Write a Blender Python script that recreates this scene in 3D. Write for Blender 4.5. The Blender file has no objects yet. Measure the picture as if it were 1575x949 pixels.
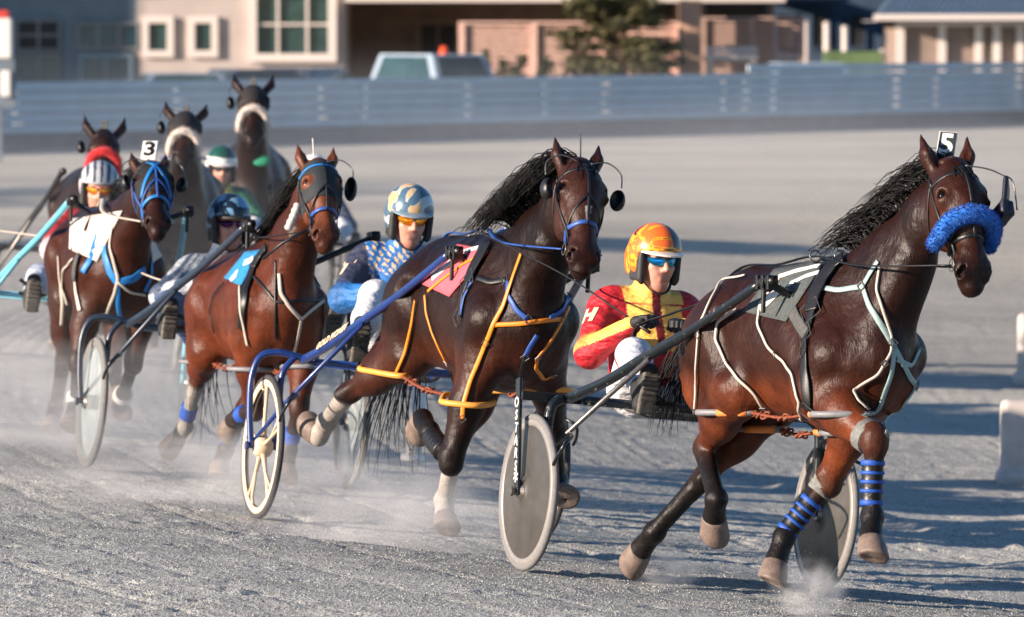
import bpy, math, random
import numpy as np
from mathutils import Vector, Matrix
from mathutils.bvhtree import BVHTree
rad = math.radians
SC = bpy.context.scene
COL = SC.collection
random.seed(7)
rng = np.random.default_rng(7)

# ---------------------------------------------------------------- camera
CAM_H = 2.42
cam_data = bpy.data.cameras.new('camera')
cam = bpy.data.objects.new('camera', cam_data)
COL.objects.link(cam)
SC.camera = cam
cam_data.sensor_width = 36.0
cam_data.lens = 8650.0 / 1575.0 * 36.0
cam.location = (0, 0, CAM_H)
cam.rotation_euler = (rad(90) - math.atan(434.5 / 8650.0), 0, 0)
cam_data.clip_start = 0.5
cam_data.clip_end = 3000
cam_data.dof.use_dof = True
cam_data.dof.focus_distance = 24.6
cam_data.dof.aperture_fstop = 5.0

# ---------------------------------------------------------------- light
SUN_EL = 15.0
SUN_DIR = Vector((-math.cos(rad(25)) * math.cos(rad(SUN_EL)), -math.sin(rad(25)) * math.cos(rad(SUN_EL)), math.sin(rad(SUN_EL))))
world = bpy.data.worlds.new('World')
SC.world = world
world.use_nodes = True
wn = world.node_tree
bg = wn.nodes['Background']
sky = wn.nodes.new('ShaderNodeTexSky')
sky.sky_type = 'NISHITA'
sky.sun_disc = False
sky.sun_elevation = rad(SUN_EL)
sky.sun_rotation = math.atan2(SUN_DIR.x, SUN_DIR.y)
sky.air_density = 1.0
sky.dust_density = 0.2
sky.ozone_density = 4.5
wn.links.new(sky.outputs[0], bg.inputs[0])
bg.inputs[1].default_value = 0.075
sun_data = bpy.data.lights.new('sun', 'SUN')
sun_data.energy = 4.9
sun_data.color = (1.0, 0.84, 0.70)
sun_data.angle = rad(0.5)
sun = bpy.data.objects.new('sun', sun_data)
COL.objects.link(sun)
sun.rotation_euler = SUN_DIR.to_track_quat('Z', 'Y').to_euler()
SC.view_settings.view_transform = 'Standard'
SC.view_settings.look = 'None'
SC.view_settings.exposure = 1.15
SC.view_settings.gamma = 1.0
SC.cycles.volume_bounces = 1
SC.cycles.max_bounces = 6

# ---------------------------------------------------------------- materials
def lin(c):
    return tuple(((x / 255.0) / 12.92 if x / 255.0 <= 0.04045 else ((x / 255.0 + 0.055) / 1.055) ** 2.4) for x in c)

class NT:
    def __init__(s, name):
        s.m = bpy.data.materials.new(name)
        s.m.use_nodes = True
        s.n = s.m.node_tree.nodes
        s.l = s.m.node_tree.links
        s.b = s.n['Principled BSDF']
    def add(s, t, **k):
        n = s.n.new(t)
        for a, v in k.items():
            if a.startswith('i_'):
                key = a[2:]
                n.inputs[int(key) if key.isdigit() else key.replace('_', ' ')].default_value = v
            else:
                setattr(n, a, v)
        return n
    def lk(s, a, b):
        s.l.new(a, b)
    def coord(s, out='Object', scale=None):
        c = s.add('ShaderNodeTexCoord').outputs[out]
        if scale:
            m = s.add('ShaderNodeMapping')
            m.inputs['Scale'].default_value = scale
            s.lk(c, m.inputs[0])
            c = m.outputs[0]
        return c
    def noise(s, vec, scale, detail=3, rough=0.55):
        n = s.add('ShaderNodeTexNoise')
        n.inputs['Scale'].default_value = scale
        n.inputs['Detail'].default_value = detail
        n.inputs['Roughness'].default_value = rough
        s.lk(vec, n.inputs['Vector'])
        return n.outputs['Fac']
    def ramp(s, fac, stops):
        r = s.add('ShaderNodeValToRGB')
        e = r.color_ramp.elements
        while len(e) < len(stops):
            e.new(0.5)
        for i, (p, c) in enumerate(stops):
            e[i].position = p
            e[i].color = (c[0], c[1], c[2], 1) if hasattr(c, '__len__') else (c, c, c, 1)
        s.lk(fac, r.inputs[0])
        return r.outputs[0]
    def mix(s, a, b, fac=0.5, mode='MIX'):
        m = s.add('ShaderNodeMix', data_type='RGBA', blend_type=mode)
        for v, i in ((fac, 0), (a, 6), (b, 7)):
            if hasattr(v, 'links'):
                s.lk(v, m.inputs[i])
            else:
                m.inputs[i].default_value = (v if i == 0 else (v[0], v[1], v[2], 1))
        return m.outputs[2]
    def bump(s, h, dist, strength=1.0):
        b = s.add('ShaderNodeBump')
        b.inputs['Distance'].default_value = dist
        b.inputs['Strength'].default_value = strength
        s.lk(h, b.inputs['Height'])
        s.lk(b.outputs[0], s.b.inputs['Normal'])

_mc = {}
def mat(name, rgb, rough=0.55, metal=0.0, var=0.18, scale=30.0, bump=0.0, spec=0.5, coat=0.0, sheen=0.0):
    if name in _mc:
        return _mc[name]
    t = NT(name)
    v = t.coord()
    c = lin(rgb)
    n = t.noise(v, scale, 4)
    lo = tuple(x * (1 - var) for x in c)
    hi = tuple(min(1, x * (1 + var)) for x in c)
    t.lk(t.ramp(n, [(0.3, lo), (0.7, hi)]), t.b.inputs['Base Color'])
    t.b.inputs['Roughness'].default_value = rough
    t.b.inputs['Metallic'].default_value = metal
    t.b.inputs['Specular IOR Level'].default_value = spec
    t.b.inputs['Coat Weight'].default_value = coat
    t.b.inputs['Sheen Weight'].default_value = sheen
    if bump:
        t.bump(t.noise(v, scale * 3, 3), bump)
    _mc[name] = t.m
    return t.m

def coat_mat():
    t = NT('horse_coat')
    a = t.add('ShaderNodeVertexColor', layer_name='Col')
    v = t.coord()
    n = t.noise(v, 5.0, 5, 0.6)
    f = t.noise(t.coord(scale=(1, 1, 0.25)), 160.0, 3)
    c = t.mix(a.outputs[0], t.ramp(n, [(0.3, 0.42), (0.7, 1.0)]), 1.0, 'MULTIPLY')
    c = t.mix(c, t.ramp(f, [(0.3, 0.75), (0.7, 1.2)]), 1.0, 'MULTIPLY')
    t.lk(c, t.b.inputs['Base Color'])
    t.lk(t.ramp(n, [(0.3, 0.36), (0.75, 0.54)]), t.b.inputs['Roughness'])
    t.b.inputs['Specular IOR Level'].default_value = 0.22
    w = t.noise(t.coord(scale=(1.4, 1, 0.8)), 9.0, 2, 0.5)
    vein = t.noise(v, 26.0, 2)
    s1 = t.add('ShaderNodeMath', operation='MULTIPLY_ADD', i_1=0.25)
    t.lk(vein, s1.inputs[0])
    t.lk(w, s1.inputs[2])
    s2 = t.add('ShaderNodeMath', operation='MULTIPLY_ADD', i_1=0.15)
    t.lk(f, s2.inputs[0])
    t.lk(s1.outputs[0], s2.inputs[2])
    t.bump(s2.outputs[0], 0.020, 0.7)
    return t.m

def attr_mat(name, rough=0.6, scale=60, var=0.15, bump=0.002, sheen=0.0, coat=0.0, folds=0.0):
    t = NT(name)
    a = t.add('ShaderNodeVertexColor', layer_name='Col')
    v = t.coord()
    n = t.noise(v, scale, 4)
    t.lk(t.mix(a.outputs[0], t.ramp(n, [(0.3, 1 - var), (0.7, 1 + var)]), 1.0, 'MULTIPLY'), t.b.inputs['Base Color'])
    t.b.inputs['Roughness'].default_value = rough
    t.b.inputs['Sheen Weight'].default_value = sheen
    t.b.inputs['Coat Weight'].default_value = coat
    if folds:
        w = t.noise(t.coord(scale=(1, 1, 2.2)), 14.0, 2, 0.4)
        s1 = t.add('ShaderNodeMath', operation='MULTIPLY_ADD', i_1=0.06)
        t.lk(n, s1.inputs[0])
        t.lk(w, s1.inputs[2])
        t.bump(s1.outputs[0], folds)
    else:
        t.bump(n, bump)
    return t.m

# ---------------------------------------------------------------- track surface
BANK, R0, TH0 = 0.10, 50.0, rad(21.5)
CCX, CCY = 0.05 + R0 * math.cos(TH0), 25.0 + R0 * math.sin(TH0)
def sstep(a, b, x):
    t = np.clip((x - a) / (b - a), 0, 1)
    return t * t * (3 - 2 * t)
def gz(x, y):
    s = np.hypot(x - CCX, y - CCY) - R0
    s = np.where(s > 0.8, 0.8 + 0.8 * np.tanh((s - 0.8) / 1.6), s)
    s = np.where(s < -5.0, -5.0 + 2.0 * np.tanh((s + 5.0) / 2.0), s)
    return BANK * s * (1 - sstep(46, 80, y)) * sstep(4, 12, y) - .080 * sstep(25.7, 27.1, y) * (1 - sstep(36.5, 40, y))

class Frame:
    """a ground frame: x ahead, y to its left, z up (leaning with the banked bend)"""
    def __init__(s, x, y, heading, lean=1.0, sc=1.0, pitch=0.0, dz=0.0):
        t = rad(heading)
        b = math.atan(BANK) * lean
        h = Vector((math.sin(t), -math.cos(t), 0))
        l = Vector((math.cos(t) * math.cos(b), math.sin(t) * math.cos(b), -math.sin(b)))
        n = h.cross(l)
        cp, sp = math.cos(rad(pitch)), math.sin(rad(pitch))
        h, n = h * cp + n * sp, n * cp - h * sp
        m = Matrix((h, l, n)).transposed().to_4x4()
        m.translation = Vector((x, y, float(gz(x, y)) + dz))
        s.m = m @ Matrix.Scale(sc, 4)
        s.sc = sc
    def w(s, p):
        return s.m @ Vector(p)
    def inv(s, p):
        return s.m.inverted() @ Vector(p)

# ---------------------------------------------------------------- object helpers
def put(name, me, mt=None, parent=None, smooth=True):
    o = bpy.data.objects.new(name, me)
    COL.objects.link(o)
    if mt:
        for q in (mt if isinstance(mt, (list, tuple)) else [mt]):
            me.materials.append(q)
    if parent:
        o.parent = parent
    if smooth and len(me.polygons):
        me.polygons.foreach_set('use_smooth', [True] * len(me.polygons))
    return o
def empty(name, m, label, cat, group=None):
    o = bpy.data.objects.new(name, None)
    o.empty_display_size = 0.2
    COL.objects.link(o)
    o.matrix_world = m
    tag(o, label, cat, group)
    return o
def tag(o, label=None, cat=None, group=None, kind=None):
    for k, v in (('label', label), ('category', cat), ('group', group), ('kind', kind)):
        if v:
            o[k] = v
    return o

class MB:
    """collects verts and faces for one mesh"""
    def __init__(s):
        s.v = []
        s.f = []
        s.mi = []
    def face(s, pts, mi=0):
        n = len(s.v)
        s.v += [tuple(p) for p in pts]
        s.f.append(tuple(range(n, n + len(pts))))
        s.mi.append(mi)
    def box(s, c, d, m=None, mi=0, bev=0.0):
        c = Vector(c)
        hx, hy, hz = d[0] / 2, d[1] / 2, d[2] / 2
        n = len(s.v)
        for x in (-hx, hx):
            for y in (-hy, hy):
                for z in (-hz, hz):
                    p = Vector((x, y, z))
                    if m is not None:
                        p = m @ p
                    s.v.append(tuple(c + p))
        for q in ((0, 1, 3, 2), (4, 6, 7, 5), (0, 4, 5, 1), (2, 3, 7, 6), (0, 2, 6, 4), (1, 5, 7, 3)):
            s.f.append(tuple(n + i for i in q))
            s.mi.append(mi)
        return s
    def tube(s, pts, r, seg=10, closed=False, mi=0, cap=True, flat=1.0, ups=None):
        """tube along pts; r number or list; flat squeezes along the 'ups' normal"""
        P = [Vector(p) for p in pts]
        k = len(P)
        rr = r if hasattr(r, '__len__') else [r] * k
        n0 = len(s.v)
        prev = None
        for i in range(k):
            a = P[(i - 1) % k] if (closed or i > 0) else P[i]
            b = P[(i + 1) % k] if (closed or i < k - 1) else P[i]
            t = (b - a)
            t = t.normalized() if t.length > 1e-9 else Vector((0, 0, 1))
            if ups is not None:
                u = Vector(ups[i])
            else:
                u = prev if prev is not None else (Vector((0, 0, 1)) if abs(t.z) < 0.9 else Vector((1, 0, 0)))
            u = (u - t * u.dot(t))
            u = u.normalized() if u.length > 1e-6 else t.orthogonal().normalized()
            prev = u
            w = t.cross(u)
            for j in range(seg):
                an = 2 * math.pi * j / seg
                s.v.append(tuple(P[i] + w * (math.cos(an) * rr[i]) + u * (math.sin(an) * rr[i] * flat)))
        for i in range(k if closed else k - 1):
            for j in range(seg):
                a = n0 + i * seg + j
                b = n0 + i * seg + (j + 1) % seg
                c = n0 + ((i + 1) % k) * seg + (j + 1) % seg
                d = n0 + ((i + 1) % k) * seg + j
                s.f.append((a, b, c, d))
                s.mi.append(mi)
        if cap and not closed:
            s.f.append(tuple(n0 + j for j in range(seg))[::-1])
            s.mi.append(mi)
            s.f.append(tuple(n0 + (k - 1) * seg + j for j in range(seg)))
            s.mi.append(mi)
        return s
    def lathe(s, o, ax, prof, seg=40, mi=0, side=None):
        """profile of (distance along axis, radius)"""
        ax = Vector(ax).normalized()
        u = ax.orthogonal().normalized() if side is None else Vector(side).normalized()
        w = ax.cross(u)
        n0 = len(s.v)
        for (h, r) in prof:
            for j in range(seg):
                an = 2 * math.pi * j / seg
                s.v.append(tuple(Vector(o) + ax * h + u * (r * math.cos(an)) + w * (r * math.sin(an))))
        for i in range(len(prof) - 1):
            for j in range(seg):
                a = n0 + i * seg + j
                b = n0 + i * seg + (j + 1) % seg
                s.f.append((a, b, b + seg, a + seg))
                s.mi.append(mi)
        return s
    def ball(s, c, r, seg=12, mi=0):
        rr = r if hasattr(r, '__len__') else (r, r, r)
        n0 = len(s.v)
        R = seg // 2
        for i in range(R + 1):
            th = math.pi * i / R
            for j in range(seg):
                an = 2 * math.pi * j / seg
                s.v.append((c[0] + rr[0] * math.sin(th) * math.cos(an), c[1] + rr[1] * math.sin(th) * math.sin(an), c[2] + rr[2] * math.cos(th)))
        for i in range(R):
            for j in range(seg):
                a = n0 + i * seg + j
                b = n0 + i * seg + (j + 1) % seg
                s.f.append((a, a + seg, b + seg, b))
                s.mi.append(mi)
        return s
    def build(s, name, mt, parent=None, smooth=False, bevel=0.0, tf=None, weld=False):
        me = bpy.data.meshes.new(name)
        vs = s.v if tf is None else [tuple(tf @ Vector(p)) for p in s.v]
        me.from_pydata(vs, [], s.f)
        me.validate()
        if weld:
            import bmesh
            bm = bmesh.new()
            bm.from_mesh(me)
            bmesh.ops.remove_doubles(bm, verts=bm.verts, dist=.0008)
            bm.to_mesh(me)
            bm.free()
        o = put(name, me, mt, parent, smooth)
        if len(s.mi) == len(me.polygons):
            me.polygons.foreach_set('material_index', s.mi)
        if bevel:
            b = o.modifiers.new('bevel', 'BEVEL')
            b.width = bevel
            b.segments = 2
            b.limit_method = 'ANGLE'
        elif smooth:
            pass
        return o

def spline(pts, n=8, closed=False):
    """Catmull-Rom through points"""
    P = [Vector(p) for p in pts]
    k = len(P)
    out = []
    rngk = k if closed else k - 1
    for i in range(rngk):
        g = (lambda q: P[q % k]) if closed else (lambda q: P[min(max(q, 0), k - 1)])
        p0, p1, p2, p3 = g(i - 1), g(i), g(i + 1), g(i + 2)
        for j in range(n):
            t = j / n
            out.append(0.5 * ((2 * p1) + (p2 - p0) * t + (2 * p0 - 5 * p1 + 4 * p2 - p3) * t * t + (3 * p1 - p0 - 3 * p2 + p3) * t ** 3))
    if not closed:
        out.append(P[-1])
    return out

# ---------------------------------------------------------------- distance-field sculpting
def V(*a):
    return np.array(a, float)
def nrm(v):
    v = np.asarray(v, float)
    return v / max(np.linalg.norm(v), 1e-9)
class Prim:
    def __init__(s, kind, **k):
        s.kind = kind
        s.k = 0.03
        s.col = None
        s.op = 'u'
        s.w = 1.0
        s.side = V(0, 1, 0)
        for a, v in k.items():
            setattr(s, a, v)
    def bbox(s):
        if s.kind == 'c':
            R = max(s.ra, s.rb) * max(1, s.w)
            return np.minimum(s.a, s.b) - R, np.maximum(s.a, s.b) + R
        R = max(s.r)
        return s.c - R, s.c + R
    def d(s, X, Y, Z):
        if s.kind == 'c':
            a, b = s.a, s.b
            ba = b - a
            L2 = max(ba @ ba, 1e-10)
            px, py, pz = X - a[0], Y - a[1], Z - a[2]
            h = np.clip((px * ba[0] + py * ba[1] + pz * ba[2]) / L2, 0, 1)
            qx, qy, qz = px - h * ba[0], py - h * ba[1], pz - h * ba[2]
            r = s.ra + (s.rb - s.ra) * h
            if s.w != 1.0:
                sd = nrm(s.side - nrm(ba) * (s.side @ nrm(ba))) if L2 > 1e-8 else s.side
                q = qx * sd[0] + qy * sd[1] + qz * sd[2]
                e = (1.0 / s.w ** 2 - 1.0)
                return (np.sqrt(np.maximum(qx * qx + qy * qy + qz * qz + e * q * q, 1e-12)) - r) * min(1.0, s.w)
            return np.sqrt(qx * qx + qy * qy + qz * qz) - r
        M = s.M
        px, py, pz = X - s.c[0], Y - s.c[1], Z - s.c[2]
        u = px * M[0][0] + py * M[0][1] + pz * M[0][2]
        v = px * M[1][0] + py * M[1][1] + pz * M[1][2]
        w = px * M[2][0] + py * M[2][1] + pz * M[2][2]
        if s.kind == 'b':
            qx, qy, qz = np.abs(u) - s.r[0] + s.rd, np.abs(v) - s.r[1] + s.rd, np.abs(w) - s.r[2] + s.rd
            return np.sqrt(np.maximum(qx, 0) ** 2 + np.maximum(qy, 0) ** 2 + np.maximum(qz, 0) ** 2) + np.minimum(np.maximum(qx, np.maximum(qy, qz)), 0) - s.rd
        r = s.r
        k0 = np.sqrt((u / r[0]) ** 2 + (v / r[1]) ** 2 + (w / r[2]) ** 2)
        k1 = np.sqrt((u / r[0] ** 2) ** 2 + (v / r[1] ** 2) ** 2 + (w / r[2] ** 2) ** 2)
        return k0 * (k0 - 1) / np.maximum(k1, 1e-6)
def cone(a, b, ra, rb, **k):
    return Prim('c', a=V(*a), b=V(*b), ra=ra, rb=rb, **k)
def ell(c, r, M=None, **k):
    return Prim('e', c=V(*c), r=r, M=np.eye(3) if M is None else M, **k)
def rbox(c, r, M=None, rd=0.01, **k):
    return Prim('b', c=V(*c), r=r, rd=rd, M=np.eye(3) if M is None else M, **k)

def sculpt(prims, vox, pad=0.03):
    ub = [p for p in prims if p.op == 'u']
    lo = np.min([p.bbox()[0] for p in ub], 0) - pad
    hi = np.max([p.bbox()[1] for p in ub], 0) + pad
    n = np.ceil((hi - lo) / vox).astype(int) + 1
    ax = [(lo[i] + vox * np.arange(n[i])).astype(np.float32) for i in range(3)]
    BIG = np.float32(0.2)
    G = np.full(tuple(n), BIG, np.float32)
    for p in prims:
        m = p.k + 3 * vox
        b0, b1 = p.bbox()
        i0 = np.clip(np.floor((b0 - m - lo) / vox).astype(int), 0, n - 1)
        i1 = np.clip(np.ceil((b1 + m - lo) / vox).astype(int) + 1, 1, n)
        if p.op == 'i':
            i0, i1 = np.zeros(3, int), n.copy()
        if np.any(i1 <= i0):
            continue
        sl = tuple(slice(a, b) for a, b in zip(i0, i1))
        X = ax[0][sl[0]][:, None, None]
        Y = ax[1][sl[1]][None, :, None]
        Z = ax[2][sl[2]][None, None, :]
        d = p.d(X, Y, Z).astype(np.float32)
        g = G[sl]
        k = max(p.k, 1e-4)
        if p.op == 'u':
            h = np.maximum(k - np.abs(g - d), 0) / k
            G[sl] = np.minimum(g, d) - h * h * k * 0.25
        elif p.op == 'i':
            G[sl] = np.maximum(g, d)
        else:
            d = -d
            h = np.maximum(k - np.abs(g - d), 0) / k
            G[sl] = np.maximum(g, d) + h * h * k * 0.25
    # naive surface nets
    S = G < 0
    c = np.zeros(tuple(n - 1), np.uint8)
    for i in (0, 1):
        for j in (0, 1):
            for l in (0, 1):
                c += S[i:n[0] - 1 + i, j:n[1] - 1 + j, l:n[2] - 1 + l]
    act = (c > 0) & (c < 8)
    ids = np.full(act.shape, -1, np.int64)
    I = np.argwhere(act)
    ids[act] = np.arange(len(I))
    acc = np.zeros((len(I), 3))
    cnt = np.zeros(len(I))
    ed = []
    for i in (0, 1):
        for j in (0, 1):
            ed += [((0, i, j), (1, i, j)), ((i, 0, j), (i, 1, j)), ((i, j, 0), (i, j, 1))]
    for a, b in ed:
        ga = G[I[:, 0] + a[0], I[:, 1] + a[1], I[:, 2] + a[2]]
        gb = G[I[:, 0] + b[0], I[:, 1] + b[1], I[:, 2] + b[2]]
        m = (ga < 0) != (gb < 0)
        t = np.where(m, ga / np.where(m, ga - gb, 1), 0)
        for q in range(3):
            acc[:, q] += np.where(m, a[q] + t * (b[q] - a[q]), 0)
        cnt += m
    P = (I + acc / cnt[:, None]) * vox + lo
    F = []
    for axn in range(3):
        o = [0, 0, 0]
        o[axn] = 1
        A_ = S[:n[0] - o[0], :n[1] - o[1], :n[2] - o[2]]
        B_ = S[o[0]:, o[1]:, o[2]:]
        E = np.argwhere(A_ != B_)
        fl = A_[E[:, 0], E[:, 1], E[:, 2]]
        u, v = [(1, 2), (2, 0), (0, 1)][axn]
        ok = (E[:, u] > 0) & (E[:, v] > 0) & (E[:, u] < n[u] - 1) & (E[:, v] < n[v] - 1)
        E, fl = E[ok], fl[ok]
        du = np.zeros(3, int)
        dv = np.zeros(3, int)
        du[u] = 1
        dv[v] = 1
        q = [E - du - dv, E - dv, E, E - du]
        q = np.stack([ids[x[:, 0], x[:, 1], x[:, 2]] for x in q], 1)
        q[~fl] = q[~fl][:, ::-1]
        F.append(q)
    F = np.concatenate(F)
    F = F[(F >= 0).all(1)]
    return P, F

def sdf_obj(name, prims, vox, mt, parent=None, base=(0.1, 0.1, 0.1), colk=0.012, paint=None, relax=1):
    P, F = sculpt(prims, vox)
    for _ in range(relax):
        e = np.concatenate([F[:, [0, 1]], F[:, [1, 2]], F[:, [2, 3]], F[:, [3, 0]]])
        s_ = np.zeros_like(P)
        c_ = np.zeros(len(P))
        np.add.at(s_, e[:, 0], P[e[:, 1]])
        np.add.at(c_, e[:, 0], 1)
        P = P * 0.5 + 0.5 * s_ / np.maximum(c_, 1)[:, None]
    me = bpy.data.meshes.new(name)
    me.vertices.add(len(P))
    me.vertices.foreach_set('co', P.astype(np.float32).ravel())
    me.loops.add(F.size)
    me.loops.foreach_set('vertex_index', F.astype(np.int32).ravel())
    me.polygons.add(len(F))
    me.polygons.foreach_set('loop_start', np.arange(0, F.size, 4, dtype=np.int32))
    me.update(calc_edges=True)
    cp = [p for p in prims if p.col is not None]
    C = np.ones((len(P), 4), np.float32)
    if cp:
        D = np.stack([p.d(P[:, 0], P[:, 1], P[:, 2]) for p in cp])
        W = np.exp(-(D - D.min(0)) / colk)
        W /= W.sum(0)
        K = np.array([p.col for p in cp])
        C[:, :3] = W.T @ K
    else:
        C[:, :3] = base
    if paint:
        C[:, :3] = paint(P, C[:, :3])
    at = me.color_attributes.new('Col', 'FLOAT_COLOR', 'POINT')
    at.data.foreach_set('color', C.ravel())
    return put(name, me, mt, parent)
# ---------------------------------------------------------------- ground
def ground_mat():
    t = NT('track_sand')
    g = t.add('ShaderNodeNewGeometry').outputs['Position']
    def mp(sc):
        m = t.add('ShaderNodeMapping')
        m.inputs['Scale'].default_value = sc
        t.lk(g, m.inputs[0])
        return m.outputs[0]
    big = t.noise(mp((.10, .22, 1)), 1.0, 3, .5)
    mid = t.noise(mp((.8, 2.0, 1)), 1.6, 4, .6)
    fine = t.noise(g, 42.0, 3, .65)
    grit = t.noise(g, 130.0, 2, .7)
    c = t.ramp(big, [(.32, lin((182, 183, 178))), (.5, lin((202, 203, 198))), (.7, lin((218, 217, 208)))])
    c = t.mix(c, t.ramp(mid, [(.25, .80), (.6, 1.06)]), 1.0, 'MULTIPLY')
    c = t.mix(c, t.ramp(fine, [(.34, .38), (.48, .95), (.72, 1.18)]), 1.0, 'MULTIPLY')
    c = t.mix(c, t.ramp(grit, [(.30, .50), (.55, 1.1)]), 1.0, 'MULTIPLY')
    sy = t.add('ShaderNodeSeparateXYZ')
    t.lk(g, sy.inputs[0])
    mr = t.add('ShaderNodeMapRange')
    mr.inputs[1].default_value = 27.0
    mr.inputs[2].default_value = 60.0
    t.lk(sy.outputs[1], mr.inputs[0])
    # warmer sand tint towards the far straight
    c = t.mix(c, (1.08, 1.0, .91), mr.outputs[0], 'MULTIPLY')
    t.lk(c, t.b.inputs['Base Color'])
    t.b.inputs['Roughness'].default_value = .92
    t.b.inputs['Specular IOR Level'].default_value = .2
    a = t.add('ShaderNodeMath', operation='MULTIPLY_ADD', i_1=.35)
    t.lk(grit, a.inputs[0])
    t.lk(fine, a.inputs[2])
    b = t.add('ShaderNodeMath', operation='MULTIPLY_ADD', i_1=2.2)
    t.lk(mid, b.inputs[0])
    t.lk(a.outputs[0], b.inputs[2])
    t.bump(b.outputs[0], .045, 1.0)
    return t.m
def vnoise(x, y, sx, sy, seed):
    r = np.random.default_rng(seed).random((64, 64))
    u, v = x * sx, y * sy
    i, j = np.floor(u).astype(int), np.floor(v).astype(int)
    f, g = u - i, v - j
    f, g = f * f * (3 - 2 * f), g * g * (3 - 2 * g)
    a = lambda p, q: r[p % 64, q % 64]
    return (a(i, j) * (1 - f) + a(i + 1, j) * f) * (1 - g) + (a(i, j + 1) * (1 - f) + a(i + 1, j + 1) * f) * g - .5
def relief(x, y):
    near = 1 - sstep(40, 70, y)
    z = (.022 * vnoise(x, y, .9, .7, 1) + .012 * vnoise(x, y, 2.3, 2.9, 2) + .008 * vnoise(x, y, 6, 8, 3)) * near
    # harrow lines, wheel ruts and hoof prints follow the bend
    s = np.hypot(x - CCX, y - CCY)
    u = np.arctan2(y - CCY, x - CCX) * 50.0
    w_ = vnoise(x, y, .7, .5, 21)
    z = z + .0016 * np.sin((s + .05 * w_) * 6.2832 / .11) * near * (.4 + np.abs(vnoise(x, y, .5, .4, 22)) * 2)
    for k_, rr_ in enumerate((47.2, 47.9, 48.55, 49.1, 49.9, 50.6, 51.1, 51.8, 52.4)):
        z = z - .009 * np.exp(-((s - rr_ - .10 * vnoise(u * .1 + k_, u * 0, 1, 1, 30 + k_) * 2) / .028) ** 2) * near
    for sd_, cs in ((40, .42), (41, .55)):
        ci, cj = np.floor(s / cs).astype(int), np.floor(u / cs).astype(int)
        R_ = np.random.default_rng(sd_).random((3, 64, 64))
        jx, jy, on = R_[0][ci % 64, cj % 64], R_[1][ci % 64, cj % 64], R_[2][ci % 64, cj % 64]
        d_ = np.hypot(s - (ci + .3 + .4 * jx) * cs, u - (cj + .3 + .4 * jy) * cs)
        z = z + np.where(on < .45, -.014 * np.exp(-(d_ / .045) ** 2) + .006 * np.exp(-((d_ - .085) / .03) ** 2), 0) * near
    # churned berm on the inside of the bend
    m = np.exp(-((x - 4.3 - (y - 30) * .10) / 1.3) ** 2) * sstep(27, 29, y) * (1 - sstep(38, 44, y))
    rg = np.exp(-((x - 2.28 + (y - 33.68) * .255 * -1 * -1) / .07) ** 2) * sstep(30, 31, y) * (1 - sstep(36, 38, y))
    z = z + rg * .03
    z = z + m * (.10 + .42 * np.abs(vnoise(x, y, 1.3, .8, 5)) + .14 * vnoise(x, y, 4, 3, 6))
    return z
def sheet(xs, ys, name, mt, f):
    X, Y = np.meshgrid(xs, ys)
    Z = f(X, Y)
    n, m = X.shape
    v = np.stack([X, Y, Z], -1).reshape(-1, 3)
    I = np.arange(n * m).reshape(n, m)
    q = np.stack([I[:-1, :-1], I[:-1, 1:], I[1:, 1:], I[1:, :-1]], -1).reshape(-1, 4)
    me = bpy.data.meshes.new(name)
    me.vertices.add(len(v))
    me.vertices.foreach_set('co', v.astype(np.float32).ravel())
    me.loops.add(q.size)
    me.loops.foreach_set('vertex_index', q.astype(np.int32).ravel())
    me.polygons.add(len(q))
    me.polygons.foreach_set('loop_start', np.arange(0, q.size, 4, dtype=np.int32))
    me.update(calc_edges=True)
    return put(name, me, mt)
def axis(parts):
    out = []
    for a, b, st in parts:
        out += list(np.arange(a, b, st))
    out.append(parts[-1][1])
    return np.array(out)
M_SAND = ground_mat()
gx = axis([(-1500, -200, 130), (-200, -40, 8), (-40, -8, .8), (-8, -4, .045), (-4, 4, .022), (4, 8, .045), (8, 40, .8), (40, 200, 8), (200, 1500, 130)])
gy = axis([(-300, 0, 30), (0, 18, .9), (18, 36, .032), (36, 42, .06), (42, 80, .4), (80, 200, 3), (200, 3000, 140)])
ground = sheet(gx, gy, 'ground', M_SAND, lambda x, y: gz(x, y) + relief(x, y))
tag(ground, kind='structure')
# ---------------------------------------------------------------- background
def yard(px, Y):
    """metres to the side at distance Y"""
    return (px - 787.5) / 8650.0 * Y
def lift(py, Y):
    """height above the flat ground at distance Y"""
    return CAM_H - (py - 40.0) / 8650.0 * Y

M_WALLP = mat('render_pinkish', (176, 162, 154), .85, var=.10, scale=1.2, bump=.002)
M_WALLB = mat('render_grey', (128, 126, 126), .85, var=.12, scale=1.2)
M_WALLD = mat('porch_wall_brown', (128, 104, 92), .85, var=.15, scale=1.5)
M_TRIM = mat('white_trim', (214, 200, 190), .6, var=.05)
M_GLASS = mat('window_glass', (40, 62, 60), .08, 0.0, var=.35, scale=2.5, spec=.8)
M_GLASSB = mat('window_glass_blue', (26, 66, 82), .1, var=.3, scale=2.0, spec=.8)
M_DARK = mat('dark_opening', (34, 32, 32), .6, var=.3, scale=3)
M_BLUED = mat('dark_blue_cladding', (46, 66, 86), .7, var=.2, scale=2)
M_WOOD = mat('pinkish_timber', (214, 174, 158), .75, var=.18, scale=6)
M_TANP = mat('tan_column', (196, 158, 134), .8, var=.12, scale=3)
M_ROOFM = mat('metal_roof', (122, 138, 150), .5, .3, var=.1, scale=2)
M_FENCE = mat('fence_blue_grey', (184, 200, 208), .6, var=.10, scale=1.5)
M_FENCED = mat('fence_groove', (160, 178, 188), .7, var=.12, scale=2)
M_SHADE_STAND = mat('kickboard_dark', (96, 106, 116), .85, var=.25, scale=2)  # marker stand grey; on the fence it paints in the shade at its foot
M_POST = mat('white_post', (226, 220, 212), .5, var=.06)
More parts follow.
